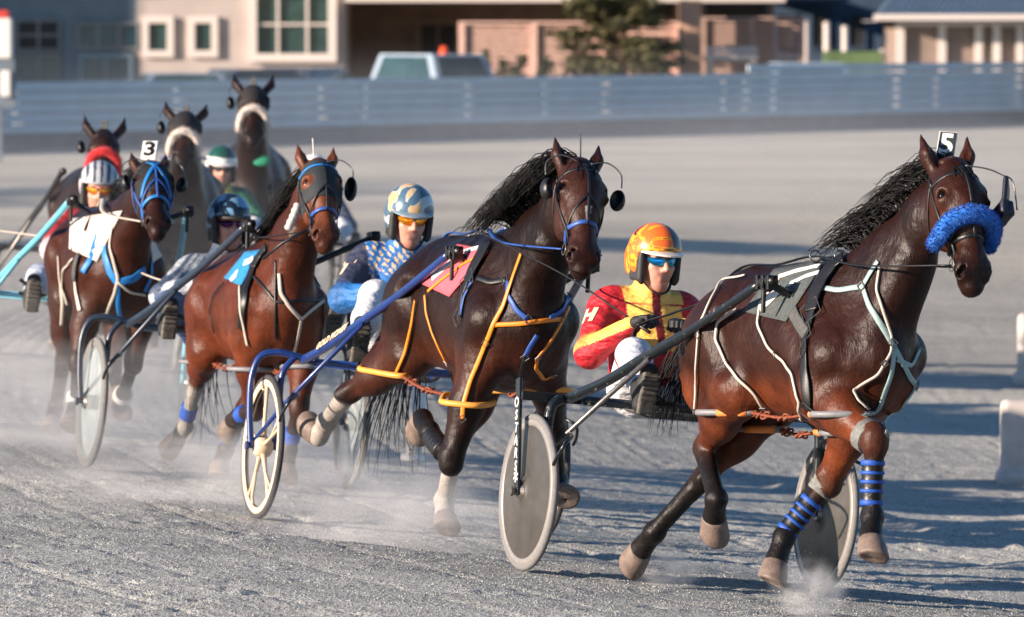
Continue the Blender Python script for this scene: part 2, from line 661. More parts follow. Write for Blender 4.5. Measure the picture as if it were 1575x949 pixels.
M_CARB = mat('car_paint_blue', (170, 184, 196), .3, .2, var=.05, coat=.6)
M_CARD = mat('car_paint_dark', (52, 66, 84), .3, .2, var=.05, coat=.6)
M_CARS = mat('car_paint_silver', (140, 156, 170), .3, .3, var=.05, coat=.6)
M_AMB = mat('amber_plastic', (226, 84, 40), .3, var=.1)
M_LEAF = mat('conifer_needles', (88, 84, 52), .8, var=.55, scale=3)
M_LEAFD = mat('shrub_leaves', (62, 66, 40), .8, var=.6, scale=3)
M_BARK = mat('bark', (84, 64, 50), .9, var=.3, scale=8)
M_RED = mat('red_paint', (200, 62, 50), .5, var=.1)
M_GRASS = mat('lawn_green', (84, 104, 62), .9, var=.3, scale=3)

def thing(name, loc, label, cat, group=None):
    return empty(name, Matrix.Translation(Vector(loc)), label, cat, group)
def bx(name, x0, x1, y0, y1, z0, z1, mt, root, bevel=0.0):
    o = root.matrix_world.translation if root else Vector()
    return MB().box(((x0 + x1) / 2 - o.x, (y0 + y1) / 2 - o.y, (z0 + z1) / 2 - o.z), (abs(x1 - x0), abs(y1 - y0), abs(z1 - z0))).build(name, mt, root, bevel=bevel)
def window(root, px0, px1, py0, py1, Y, gl=M_GLASS, fr=.14, bars=0, hb=0, trim=M_TRIM, d=.10):
    x0, x1, z0, z1 = yard(px0, Y), yard(px1, Y), lift(py1, Y), lift(py0, Y)
    o = root.matrix_world.translation
    m = MB()
    cx, cz = (x0 + x1) / 2 - o.x, (z0 + z1) / 2 - o.z
    yy = Y - d / 2 - .002 - o.y
    m.box((cx, yy, z1 - fr / 2 - o.z), (x1 - x0, d, fr))
    m.box((cx, yy, z0 + fr / 2 - o.z), (x1 - x0, d, fr))
    m.box((x0 + fr / 2 - o.x, yy, cz), (fr, d, z1 - z0 - 2 * fr))
    m.box((x1 - fr / 2 - o.x, yy, cz), (fr, d, z1 - z0 - 2 * fr))
    for i in range(bars):
        m.box((x0 + (x1 - x0) * (i + 1) / (bars + 1) - o.x, yy + .02, cz), (.07, d * .5, z1 - z0 - 2 * fr))
    for i in range(hb):
        m.box((cx, yy + .022, z0 + (z1 - z0) * (i + 1) / (hb + 1) - o.z), (x1 - x0 - 2 * fr, d * .4, .06))
    w = m.build('window', trim, root)
    MB().box((cx, Y - .012 - o.y, cz), (x1 - x0 - 2 * fr, .016, z1 - z0 - 2 * fr)).build('pane', gl, w)
    return w

YB = 150.0
b = thing('stable_building', (yard(300, YB), YB + 4, 0), 'long pinkish rendered building with white framed windows behind the fence at left', 'building')
xe = yard(530, YB)
bx('wall', yard(210, YB), xe, YB, YB + 9, -.2, 7.5, M_WALLP, b)
bx('shaded_wall_part', yard(-260, YB), yard(210, YB) - .003, YB, YB + 9, -.2, 7.5, mat('wall_shade_paint', (104, 116, 124), .8, var=.12, scale=1.5), b)  # same facade; the darker blue-grey colour paints its shade in
bx('roof', yard(-270, YB), xe + .3, YB - .4, YB + 9.4, 7.5, 7.8, M_ROOFM, b)
window(b, 383, 518, -20, 95, YB, fr=.22, bars=2, hb=1, d=.2)
window(b, 290, 336, 25, 88, YB, fr=.18, d=.14)
window(b, 219, 268, 25, 88, YB, fr=.18, d=.14)
window(b, 120, 215, 34, 76, YB, M_GLASSB, fr=.06, bars=2, trim=M_WALLB)
window(b, 122, 205, 82, 128, YB, M_GLASSB, fr=.10, bars=1, trim=M_ROOFM)
window(b, 26, 94, 30, 78, YB, M_DARK, fr=.06, bars=1, hb=1, trim=M_WALLB)
window(b, 26, 94, 82, 128, YB, M_GLASSB, fr=.06, bars=1, trim=M_WALLB)
window(b, -120, -20, 30, 90, YB, M_GLASSB, fr=.1, bars=1, trim=M_WALLB)
b = thing('unseen_shade_hall', (-48, 142, 0), 'unseen tall hall added outside the picture to the left so that its shade falls across the left wall', 'building')  # unseen block, placed and sized to shade the left wall
bx('wall', -60, -35.7, 138, 146, -.2, 11, M_WALLB, b)
bx('roof', -60.3, -35.7, 137.7, 146.3, 11, 11.3, M_ROOFM, b)
# porch
YP = 156.0
p = thing('covered_porch', (yard(790, YP), YP, 0), 'deep brown covered porch with dark glazed doors behind the parked utility vehicle', 'building')
xe2 = yard(1190, YP)
bx('wall', xe + .02, xe2, YP, YP + 6, -.2, 6, M_WALLD, p)
bx('roof', xe + .02, xe2, YB - .5, YP + 6, lift(3, YB), lift(3, YB) + .8, M_TRIM, p)
window(p, 636, 712, 26, 122, YP, M_DARK, fr=.22, bars=1, trim=M_WALLD)
window(p, 985, 1040, -5, 32, YP, M_DARK, fr=.08, trim=M_WALLD)
window(p, 1085, 1180, 2, 34, YP, M_DARK, fr=.08, trim=M_BLUED)
col = thing('porch_column', (yard(1060, 145), 145, 0), 'square tan column standing between the two timber screens', 'column')
bx('shaft', yard(1043, 145), yard(1078, 145), 144.7, 145.3, -.1, lift(0, 145), M_TANP, col, bevel=.03)
bx('base', yard(1040, 145), yard(1081, 145), 144.6, 145.4, -.1, .4, M_TANP, col)
# timber screens
def screen(px0, px1, py0, Y, n, label, mt=M_WOOD, posts=3):
    r = thing('timber_screen', (yard((px0 + px1) / 2, Y), Y, 0), label, 'screen fence', 'slatted timber screens in front of the porch')
    z1 = lift(py0, Y)
    x0, x1 = yard(px0, Y), yard(px1, Y)
    m = MB()
    o = r.matrix_world.translation
    for i in range(n):
        z = .25 + (z1 - .25) * (i + .5) / n
        m.box(((x0 + x1) / 2 - o.x, 0, z), (x1 - x0, .03, (z1 - .25) / n * .62))
    m.build('slats', mt, r)
    for i in range(posts):
        x = x0 + (x1 - x0) * i / (posts - 1)
        MB().box((x - o.x, -.07, z1 / 2), (.16, .10, z1 + .1)).build('post', mt, r)
    MB().box(((x0 + x1) / 2 - o.x, -.05, z1 + .05), (x1 - x0 + .16, .16, .06)).build('top_rail', mt, r)
screen(710, 1043, 38, 146.0, 14, 'long pinkish slatted timber screen left of the tan column', posts=4)
screen(1080, 1232, 31, 146.0, 15, 'shorter weathered slatted screen right of the tan column', mat('greyed_timber', (176, 146, 132), .8, var=.15, scale=6), posts=3)
bn = thing('bench', (yard(1140, 144), 144, 0), 'pale bench in front of the slatted screen right of the tan column', 'bench')
bx('seat', yard(1085, 144), yard(1165, 144), 143.8, 144.2, lift(93, 144), lift(82, 144), M_TRIM, bn, bevel=.02)
for a in (1092, 1158):
    bx('leg', yard(a - 4, 144), yard(a + 4, 144), 143.85, 144.15, -.05, lift(94, 144), M_TRIM, bn)
bx('backrest', yard(1085, 144), yard(1165, 144), 144.25, 144.32, lift(80, 144), lift(72, 144), M_TRIM, bn, bevel=.02)
# dark blue hall
b = thing('dark_blue_hall', (yard(1340, 172), 175, 0), 'dark blue clad hall with shaded openings behind the pale pavilion', 'building')
bx('wall', yard(1190, 170), yard(1760, 170), 170, 180, -.2, 8, M_BLUED, b)
bx('roof', yard(1180, 170), yard(1770, 170), 169.5, 180.5, 8, 8.3, M_ROOFM, b)
for q in (1208, 1262, 1318, 1372):
    window(b, q - 16, q + 14, 20, 75, 170, M_DARK, fr=.07, trim=M_BLUED)
bx('porch_canopy', yard(1190, 165), yard(1300, 165), 163, 169.9, lift(2, 165), lift(-3, 165), M_BLUED, b)
for q in ((1239, 33, 'leftmost slim pale post before the dark blue hall'), (1271, 34, 'tall pale post, second from the left before the dark blue hall'), (1299, 40, 'tall pale post, third from the left before the dark blue hall'), (1357, 76, 'short pale post beside the pavilion, rightmost before the dark hall')):
    t = thing('bollard_post', (yard(q[0], 150), 150, 0), q[2], 'post', 'slim pale posts before the dark hall')
    z1 = lift(q[1], 150)
    MB().tube([(0, 0, 0), (0, 0, z1 - .08)], .085, seg=12).build('post', M_TRIM, t, smooth=True)
    MB().ball((0, 0, z1 - .06), (.1, .1, .07)).build('cap', M_TRIM, t, smooth=True)
# pavilion
YV = 140.0
b = thing('pavilion', (yard(1500, YV), YV + 3, 0), 'low pavilion with ribbed metal roof and white framed panels at the right', 'building')
x0, x1 = yard(1376, YV), yard(1760, YV)
bx('wall', x0 + .1, x1, YV + .1, YV + 6, -.2, lift(35, YV), mat('panel_brown_grey', (134, 116, 106), .8, var=.1, scale=2), b)
for q in (1384, 1448, 1504, 1532, 1568, 1624, 1690):
    bx('post', yard(q - 6, YV), yard(q + 6, YV), YV - .1, YV + .05, -.2, lift(40, YV), M_TRIM, b)
bx('lintel', x0, x1, YV - .12, YV + .04, lift(40, YV), lift(34, YV), M_TRIM, b)
bx('sill', x0, x1, YV - .13, YV + .03, lift(104, YV), lift(98, YV), M_TRIM, b)
bx('fascia', yard(1340, YV), x1 + .3, YV - 1.0, YV - .8, lift(31, YV - 1), lift(22, YV - 1), M_TRIM, b)
m = MB()
o = b.matrix_world.translation
for i in range(60):
    xa = yard(1342, YV) + i * .17
    if xa > x1: break
    k = i * .0
    za, zb = lift(22, YV - 1), lift(22, YV - 1) + 1.7
    top = min(1.0, 1.0)
    sl = max(0.0, (1.2 - i * .17)) * 1.6
    m.face([(xa - o.x, YV - 1.0 - o.y, za), (xa + .12 - o.x, YV - 1.0 - o.y, za), (xa + .12 + 1.6 - o.x, YV + 4 - o.y, zb), (xa + 1.6 - o.x, YV + 4 - o.y, zb)])
    m.face([(xa + .12 - o.x, YV - 1.0 - o.y, za), (xa + .145 - o.x, YV - 1.0 - o.y, za + .04), (xa + .145 + 1.6 - o.x, YV + 4 - o.y, zb + .04), (xa + .12 + 1.6 - o.x, YV + 4 - o.y, zb)])
    m.face([(xa + .145 - o.x, YV - 1.0 - o.y, za + .04), (xa + .17 - o.x, YV - 1.0 - o.y, za), (xa + .17 + 1.6 - o.x, YV + 4 - o.y, zb), (xa + .145 + 1.6 - o.x, YV + 4 - o.y, zb + .04)])
m.build('roof', M_ROOFM, b)
bx('roof_underside', yard(1345, YV), x1, YV - .78, YV + 6, lift(33, YV), lift(31, YV), M_WALLB, b)
# trees
def leafball(mb, c, r, n, rd, size, flat=1.0):
    for i in range(n):
        d = Vector((rd.gauss(0, 1), rd.gauss(0, 1), rd.gauss(0, 1)))
        d = d.normalized() * (rd.random() ** .45)
        p = Vector(c) + Vector((d.x * r[0], d.y * r[1], d.z * r[2]))
        a = Vector((rd.uniform(-1, 1), rd.uniform(-1, 1), rd.uniform(-1, 1))).normalized()
        b_ = a.orthogonal().normalized()
        s = size * rd.uniform(.6, 1.3)
        mb.face([p - a * s, p + b_ * s * .45, p + a * s, p - b_ * s * .45])
rd = random.Random(3)
YT = 143.0
t = thing('conifer', (yard(955, YT), YT, 0), 'bushy olive conifer in front of the timber screen left of the tan column', 'tree')
MB().tube([(0, 0, -.1), (.05, 0, 2), (0, .05, 5)], [.16, .12, .05], seg=10).build('trunk', M_BARK, t, smooth=True)
mb = MB()
limb = MB()
for i in range(64):
    z = .5 + 4.3 * (i / 64) ** .9
    R = 1.75 * (1 - (z / 7.0)) + .3
    an = rd.uniform(0, 6.28)
    L = R * rd.uniform(.6, 1.15)
    e = Vector((math.cos(an) * L, math.sin(an) * L, z + rd.uniform(-.25, .15)))
    limb.tube([(0, 0, z - .1), tuple(e)], [.035, .012], seg=5)
    for k in range(4):
        f = .35 + .22 * k
        c = Vector((0, 0, z)) * (1 - f) + e * f
        leafball(mb, c, (.36, .36, .16), 60, rd, .09)
limb.build('limbs', M_BARK, t)
mb.build('crown', M_LEAF, t)
for (px, py, w, where) in ((770, 92, .40, 'second shrub from the left, just right of the parked utility vehicle'), (800, 84, .34, 'third dark shrub from the left before the timber screen'), (838, 92, .5, 'fourth dark shrub from the left before the timber screen'), (880, 90, .6, 'wide shrub at the left foot of the conifer'), (1018, 88, .5, 'dark shrub nearest the tan column, right of the conifer'), (985, 95, .6, 'low shrub at the right foot of the conifer'), (745, 78, .25, 'narrow upright shrub, leftmost, beside the parked utility vehicle')):
    Y = 142.0 + rd.uniform(-.5, .8)
    r = thing('garden_shrub', (yard(px, Y), Y, 0), where, 'shrub', 'dark shrubs before the timber screen')
    mb = MB()
    hh = lift(py, Y)
    for k in range(7):
        z = hh * (k + .5) / 7
        leafball(mb, (rd.uniform(-.1, .1), 0, z), (w * (1.1 - .75 * k / 7), w * .8, .18), 70, rd, .07)
    mb.build('foliage', M_LEAFD, r)
    MB().tube([(0, 0, -.1), (0, 0, hh * .7)], .03, seg=6).build('stem', M_BARK, r)
# cars
def car(px0, px1, pyt, Y, mt, label, head=90, kind='suv', beacon=False):
    W = yard(px1, Y) - yard(px0, Y)
    cx = (yard(px0, Y) + yard(px1, Y)) / 2
    H_ = lift(pyt, Y)
    r = empty('parked_car', Matrix.Translation((cx, Y, 0)) @ Matrix.Rotation(rad(head), 4, 'Z'), label, 'car', 'cars parked behind the fence')
    a = rad(head)
    Lg = 5.0 if beacon else 4.3
    hw = .88
    bz = H_ * .56
    prof = [(-Lg / 2, .35), (-Lg / 2 + .05, bz - .12), (-Lg / 2 + .35, bz), (Lg / 2 - 1.25, bz), (Lg / 2 - .1, bz - .18), (Lg / 2, .4)]
    body = MB()
    n = len(prof)
    for sgn in (-1, 1):
        body.face([(x, sgn * hw, z) for x, z in (prof if sgn > 0 else prof[::-1])])
    for i in range(n):
        (xa, za), (xb, zb) = prof[i], prof[(i + 1) % n]
        body.face([(xa, -hw, za), (xa, hw, za), (xb, hw, zb), (xb, -hw, zb)])
    bo = body.build('body', mt, r, bevel=.05)
    x0, x1 = (-Lg / 2 + .15, Lg / 2 - 1.2) if kind == 'suv' else (-Lg / 2 + .5, Lg / 2 - 1.3)
    c = MB()
    q = [(x0, hw - .05, bz), (x1, hw - .05, bz), (x1 - .65, hw - .22, H_), (x0 + .35, hw - .22, H_)]
    lo = [Vector(p) for p in q[:2]]
    up = [Vector(p) for p in q[2:]]
    mir = lambda p: (p[0], -p[1], p[2])
    c.face([q[0], q[1], q[2], q[3]][::-1])
    c.face([mir(q[0]), mir(q[1]), mir(q[2]), mir(q[3])])
    c.face([q[3], q[2], mir(q[2]), mir(q[3])][::-1])
    c.face([q[1], mir(q[1]), mir(q[2]), q[2]][::-1])
    c.face([q[0], mir(q[0]), mir(q[3]), q[3]])
    cb = c.build('cabin', mt, r, bevel=.06)
    def panel(pts, off, nm, m_):
        P = [Vector(p) for p in pts]
        cen = sum(P, Vector()) / 4
        g = MB()
        g.face([cen + (p - cen) * .84 + Vector(off) for p in P])
        o_ = g.build(nm, m_, r)
        s_ = o_.modifiers.new('solid', 'SOLIDIFY')
        s_.thickness = .01
    panel([q[0], q[1], q[2], q[3]], (0, .012, .01), 'side_window', M_GLASS)
    panel([mir(q[0]), mir(q[1]), mir(q[2]), mir(q[3])], (0, -.012, .01), 'side_window', M_GLASS)
    panel([q[1], mir(q[1]), mir(q[2]), q[2]], (.012, 0, .01), 'windscreen', mat('windscreen_glass', (58, 66, 66), .1, var=.3, scale=2, spec=.8))
    panel([q[0], mir(q[0]), mir(q[3]), q[3]], (-.012, 0, .01), 'rear_window', M_GLASS)
    for x in (-Lg / 2 + .85, Lg / 2 - .85):
        for s in (-1, 1):
            w = MB().lathe((x, s * (hw - .1), .33), (0, s, 0), [(-.1, .0), (-.1, .33), (.11, .33), (.115, .22), (.10, 0)], 24).build('wheel', M_TYRED, r, smooth=False)
    for s in (-1, 1):
        MB().ball((Lg / 2 - .12, s * (hw - .2), bz - .28), (.09, .16, .09)).build('headlight', M_TRIM, r, smooth=True)
        MB().box((x1 - .35, s * (hw + .06), bz + .1), (.1, .18, .14)).build('wing_mirror', mt, r, bevel=.02)
    if beacon:
        MB().lathe((0, .0, H_), (0, 0, 1), [(0, .12), (.03, .12), (.04, .10), (.14, .09), (.18, .05), (.19, 0)], 20).build('beacon', M_AMB, r, smooth=True)
M_TYRED = mat('tyre_dark', (58, 58, 60), .75, var=.3, scale=90, bump=.003)
car(598, 768, 83, 131.0, M_CARB, 'blue-grey utility vehicle with an amber roof beacon behind the fence', head=-62, beacon=True)
car(308, 405, 106, 128.0, M_CARD, 'low dark car left of the two cars parked behind the fence at left', head=-150, kind='sal')
car(405, 492, 104, 130.0, M_CARD, 'dark rounded car below the big window, right of the other dark car', head=-120, kind='sal')
car(185, 300, 112, 122.0, M_CARS, 'pale silver car roof showing just above the fence left of the dark cars', head=-170, kind='sal')
car(1150, 1260, 96, 136.0, M_CARB, 'blue-grey car roof showing above the fence by the pale posts', head=-170, kind='sal')
# lawn strip
g = sheet(np.linspace(-60, 60, 3), np.linspace(141, 146, 3), 'grass_verge', M_GRASS, lambda x, y: 0 * x + .012)
tag(g, kind='structure')
bxl = MB().box((0, 0, 0), (yard(1356, 138) - yard(1266, 138), .5, .55)).build('hedge_planter', M_GRASS, None)
bxl.location = (yard(1311, 138), 138, lift(96, 138))
tag(bxl, 'low green planter hedge showing above the fence before the pale posts', 'planter')
# track fence
fa, fb = Vector((yard(-700, 98), 98, 0)), Vector((yard(2250, 152), 152, 0))
fa = Vector((-9.9, 109, 0)) + (Vector((-9.9, 109, 0)) - Vector((12.7, 139.5, 0))) * .55
fb = Vector((12.7, 139.5, 0)) + (Vector((12.7, 139.5, 0)) - Vector((-9.9, 109, 0))) * .55
dv = (fb - fa)
ang = math.atan2(dv.y, dv.x)
FL = dv.length
fe = empty('track_fence', Matrix.Translation(fa) @ Matrix.Rotation(ang, 4, 'Z'), 'long blue-grey horizontally boarded track fence with pale dashes across the picture', 'fence')
MB().box((FL / 2, .05, .15), (FL, .06, .36)).build('kickboard', M_SHADE_STAND, fe)  # dark strip that paints in the shade along the fence foot
NB = 5
k_ = (1150 - 787.5) / 8650.0
TS = (k_ * fa.y - fa.x) / (dv.x - k_ * dv.y) * FL
for i in range(NB + 1):
    z = .34 + i * .205 + .075
    a_ = 0 if i < NB else TS
    MB().box(((FL + a_) / 2, 0, z), (FL - a_, .045, .172)).build('board', M_FENCE, fe, bevel=.01)
tts = []
for px, w_, zc, zh in [(q, .28, .80, .98) for q in (-140, 30, 277, 500, 725, 935, 1150, 1380, 1568, 1800)] + [(q, .15, .72, .42) for q in (835, 1113, 1440, 560, 1190)]:
    k = (px - 787.5) / 8650.0
    tt = (k * fa.y - fa.x) / (dv.x - k * dv.y) * FL
    tts.append((tt, w_, zc, zh))
    for zi in range(5):
        z0 = .34 + zi * .205 + .161 + .016
        if abs(z0 - zc) < zh / 2 + .02:
            # a sunlit post head seen through the slot between two boards, stepped proud of them
            pass
    MB().tube([(tt, .20, zc - zh / 2), (tt, .20, zc + zh / 2)], w_ * .46, seg=16).build('upright', M_POST, fe)
tts.sort()
edge = 0.0
for (tt, w_, zc, zh) in tts + [(FL, 0, 0, 0)]:
    x1_ = tt - w_ / 2 - .02 if w_ else FL
    if x1_ > edge:
        MB().box(((edge + x1_) / 2, .05, .82), (x1_ - edge, .02, .90)).build('backing_panel', M_FENCED, fe)
    edge = tt + w_ / 2 + .02
# tall white marker at the far left
t = thing('finish_marker', (yard(2, 100), 100, 0), 'tall white marker box with a red cap on a dark stand at the left edge', 'marker')
z = lambda py: lift(py, 100)
bx('upper_box', yard(-16, 100), yard(20, 100), 99.8, 100.1, z(90), z(28), M_POST, t, bevel=.03)
bx('cap', yard(-12, 100), yard(16, 100), 99.82, 100.08, z(28), z(16), M_RED, t, bevel=.03)
bx('frame', yard(-16, 100), yard(24, 100), 99.84, 100.06, z(165), z(90), M_SHADE_STAND, t)
bx('lower_box', yard(4, 100), yard(19, 100), 99.7, 99.82, z(148), z(108), M_POST, t, bevel=.02)
bx('pole', yard(-3, 100), yard(4, 100), 99.9, 100, -.1, z(165), M_SHADE_STAND, t)
# inner rail pieces near the right edge
def rail_foot(x, y, w, h, label):
    r = empty('rail_block', Matrix.Translation((x, y, float(gz(x, y)))), label, 'barrier', 'white barrier blocks on the inside of the bend')
    sdf_obj('block', [rbox((0, 0, h / 2), (w / 2, .10, h / 2 + .02), rd=.05, k=.01), rbox((0, 0, .05), (w / 2 + .03, .16, .06), rd=.04, k=.03)], .012, mat('greyed_block', (186, 176, 168), .7, var=.15, scale=8, bump=.002), r)  # white block toned down evenly to grey
rail_foot(3.56, 37.9, .52, .57, 'white barrier block at the right edge with sand heaped at its foot')
rail_foot(4.55, 48.3, .40, .60, 'second white barrier block behind the nearer one at the right edge')
t = empty('distance_post', Matrix.Translation((-.62, 35.0, float(gz(-.62, 34.6)) - .02)) @ Matrix.Rotation(rad(6), 4, 'Y'), 'slender white post behind the dark brown horse with orange straps', 'post')
MB().tube([(0, 0, 0), (0, 0, .60)], .05, seg=14).build('post', M_POST, t, smooth=True)
MB().ball((0, 0, .6), (.05, .05, .04)).build('cap', M_POST, t, smooth=True)
MB().tube([(0, 0, 0), (0, 0, .05)], .08, seg=14).build('base', M_POST, t, smooth=True)
# unseen trees added left of the view to shade the far stretch
for (x, y, hgt, nm_) in ((-34, 66, 9, 'tallest'), (-24, 74, 7, 'middle-sized'), (-15, 56, 5.5, 'smallest')):
    r = thing('unseen_shade_tree', (x, y, 0), nm_ + ' of the unseen trees added outside the picture to the left to shade the track', 'tree', 'unseen trees added left of the picture for their shade')
    MB().tube([(0, 0, -.1), (.1, 0, hgt * .5), (0, .1, hgt * .8)], [.22, .16, .06], seg=10).build('trunk', M_BARK, r, smooth=True)
    mb = MB()
    for k in range(26):
        c = (rd.gauss(0, hgt * .16), rd.gauss(0, hgt * .16), hgt * rd.uniform(.5, .95))
        leafball(mb, c, (hgt * .11, hgt * .11, hgt * .07), 70, rd, .16)
    mb.build('crown', M_LEAFD, r)
# ---------------------------------------------------------------- horses
COAT = coat_mat()
M_HOOF = mat('hoof_horn', (112, 96, 86), 0.6, var=0.3, scale=25, bump=0.002)
M_EYE = mat('eye_gloss', (14, 9, 7), 0.08, var=0.0)
M_BLK = mat('black_leather', (20, 20, 22), 0.42, var=0.3, scale=60, bump=0.0006)
M_HAIR = mat('black_hair', (12, 9, 8), 0.55, spec=.25, var=0.4, scale=50)

def head_axes(pl, mz, yaw=0.0):
    """columns: face normal, left, up along the skull"""
    u = nrm(np.array(pl) - np.array(mz))
    l = V(-math.sin(rad(yaw)), math.cos(rad(yaw)), 0)
    l = nrm(l - u * (l @ u))
    return np.stack([np.cross(l, u), l, u], 1)

def horse_prims(P, brown, dark, tan):
    pr = []
    def c(a, b, ra, rb, **k):
        k.setdefault('k', 0.05)
        k.setdefault('col', brown)
        pr.append(cone(a, b, ra, rb, **k))
    pl, mz = np.array(P['poll']), np.array(P['muzzle'])
    # trunk
    c((-.32, 0, 1.13), (.25, 0, 1.12), .285, .315, w=.80, k=.1)
    c((-.53, 0, 1.15), (-.36, 0, 1.22), .19, .225, w=.98, k=.10)
    c((-.38, 0, 1.22), (-.10, 0, 1.20), .225, .225, w=.98, k=.12)
    c((-.64, 0, 1.25), (-.32, 0, 1.39), .055, .06, w=1.3, k=.1)
    c((.05, 0, 1.34), (.40, 0, 1.42), .13, .095, w=.8, k=.12)
    c((-.15, 0, 1.33), (.10, 0, 1.33), .135, .13, k=.1)
    c((.45, 0, 1.10), (.60, 0, 1.12), .27, .21, w=.80, k=.1)
    c((.38, 0, .95), (.55, 0, .98), .15, .13, k=.1)
    c((-.74, 0, 1.23), (-.64, 0, 1.23), .05, .08, k=.08)
    for s in (-1, 1):
        rg = P['RH' if s < 0 else 'LH']
        st, hk, ft, co, toe = [np.array(q) for q in rg]
        c((-.56, .115 * s, 1.14), (-.38, .155 * s, 1.20), .165, .15, k=.09)
        c((-.68, .10 * s, 1.11), (-.60, .13 * s, .95), .115, .125, k=.05)
        c((-.33, .21 * s, 1.27), (-.31, .22 * s, 1.25), .05, .05, k=.09)
        hip = V(-.50, .15 * s, 1.15)
        c(hip, st, .19, .125, w=.75, k=.08)
        c(V(-.68, .14 * s, 1.05), st * .45 + hk * .55 + V(-.02, 0, 0), .13, .08, w=.8, k=.06)
        c(st, st * .5 + hk * .5, .115, .085, w=.85, k=.06)

        u = nrm(hk - st)
        c(st * .5 + hk * .5, hk - u * .06, .088, .052, w=.8, k=.04, col=tan)
        u = nrm(hk - st)
        bk = nrm(nrm(st - hk) + nrm(ft - hk) * .5)
        dv = nrm(ft - hk)
        back = nrm(u - dv + V(-.05, 0, .02))
        LG = 1.18
        c(hk - u * .03, hk + back * .040, .050, .032, w=.78, k=.03, col=dark)
        c(hk + back * .042, hk - u * .13 + back * .045, .024, .016, k=.02, col=dark)
        c(hk, hk * .75 + ft * .25, .054, .042, w=.85, k=.03, col=dark)
        c(hk, ft, .043, .038, k=.02, col=dark)
        bt = nrm(back - dv * (back @ dv))
        c(hk * .8 + ft * .2 + bt * .022, ft + bt * .012, .026, .030, k=.02, col=dark)
        c(ft, ft + bt * .014, .049, .044, k=.02, col=dark)
        c(ft, co, .041, .052, k=.025, col=dark)
        rg = P['RF' if s < 0 else 'LF']
        el, kn, ft, co, toe = [np.array(q) for q in rg]
        c((.34, .09 * s, 1.36), (.56, .17 * s, 1.12), .09, .115, w=.8, k=.08)
        c((.57, .165 * s, 1.12), el + V(0, 0, .03), .105, .10, k=.035)
        c((.27, .175 * s, 1.20), el + V(-.05, 0, .02), .085, .09, k=.04)
        c((.64, .085 * s, 1.08), (.58, .10 * s, .96), .10, .085, k=.03)
        c((.60, .11 * s, 1.0), el * .6 + kn * .4, .08, .06, k=.05)
        c(el, el * .55 + kn * .45, .112, .088, w=.85, k=.05)
        c(el * .55 + kn * .45, kn, .088, .055, w=.9, k=.04, col=tan if P.get('tanleg') else brown)
        c(kn + V(0, 0, .02), kn - V(0, 0, .02), .060, .057, k=.02, col=dark)
        dv = nrm(ft - kn)
        bt = V(-1, 0, 0) - dv * (V(-1, 0, 0) @ dv)
        bt = nrm(bt)
        if (nrm(kn - el) @ dv) < 0.3:
            bt = nrm(nrm(el - kn) - dv * (nrm(el - kn) @ dv))
        c(kn, ft, .040, .036, k=.02, col=dark)
        c(kn + dv * .05 + bt * .022, ft + bt * .014, .025, .028, k=.02, col=dark)
        c(ft, ft + bt * .014, .047, .043, k=.02, col=dark)
        c(ft, co, .040, .052, k=.025, col=dark)
    for s in (-1, 1):
        def g(a, b, ra, rb, k=.03):
            pr.append(cone((a[0], a[1] * s, a[2]), (b[0], b[1] * s, b[2]), ra, rb, k=k, op='s'))
        g((.16, .335, 1.22), (.24, .33, .98), .060, .055)        # behind the shoulder
        g((.30, .30, 1.36), (.50, .325, 1.22), .050, .045)       # shoulder blade ridge
        g((.47, .335, 1.16), (.43, .345, 1.04), .052, .045)      # triceps
        g((-.26, .325, 1.22), (-.20, .315, 1.06), .065, .05, .05)  # flank hollow
        g((-.60, .335, 1.18), (-.56, .325, 1.0), .052, .045)     # thigh
        g((-.76, .265, 1.10), (-.70, .275, .98), .042, .04)      # hamstring groove
        g((.70, .0, 1.12), (.68, .0, .98), .030, .026, .03) if s > 0 else None
    # neck
    nb = V(.42, 0, 1.24)
    A = head_axes(pl, mz, P.get('yaw', 0))
    top = pl + A @ V(-.06, 0, -.05)
    n2 = nb * .55 + top * .45 + V(-.015, 0, -.02)
    n3 = nb * .22 + top * .78
    c(nb, n2, .255, .175, w=.60, k=.08)
    c(n2, n3, .175, .125, w=.60, k=.06)
    c(n3, top, .125, .095, w=.68, k=.05)
    cr = nb + V(.0, 0, .18)
    c(cr, n2 + nrm(np.cross(V(0, 1, 0), nrm(top - nb))) * -.115, .07, .05, k=.06)
    c((.62, .05, 1.1), n2 * .7 + top * .3 + V(.05, .045, -.07), .09, .04, k=.06)
    c((.62, -.05, 1.1), n2 * .7 + top * .3 + V(.05, -.045, -.07), .09, .04, k=.06)
    # head
    L = np.linalg.norm(pl - mz) / .53
    def h(x, y, z):
        return pl + A @ (V(x, y, z) * L)
    side = A[:, 1]
    fc = P.get('face', brown)
    mzc = tuple(x * .45 for x in fc)
    def hc(a, b, ra, rb, **k):
        k.setdefault('k', .03)
        k.setdefault('col', fc)
        pr.append(cone(h(a[0] * 1.06, a[1] * 1.15, a[2]), h(b[0] * 1.06, b[1] * 1.15, b[2]), ra * L * 1.15, rb * L * 1.15, side=side, **k))
    hc((-.03, 0, -.02), (.0, 0, -.16), .080, .098, w=.92)
    hc((.02, 0, -.12), (.035, 0, -.26), .080, .066, w=1.05)
    hc((.03, 0, -.22), (.035, 0, -.44), .066, .047, w=.88)
    hc((.050, 0, -.20), (.062, 0, -.42), .030, .022, w=1.3, k=.02)
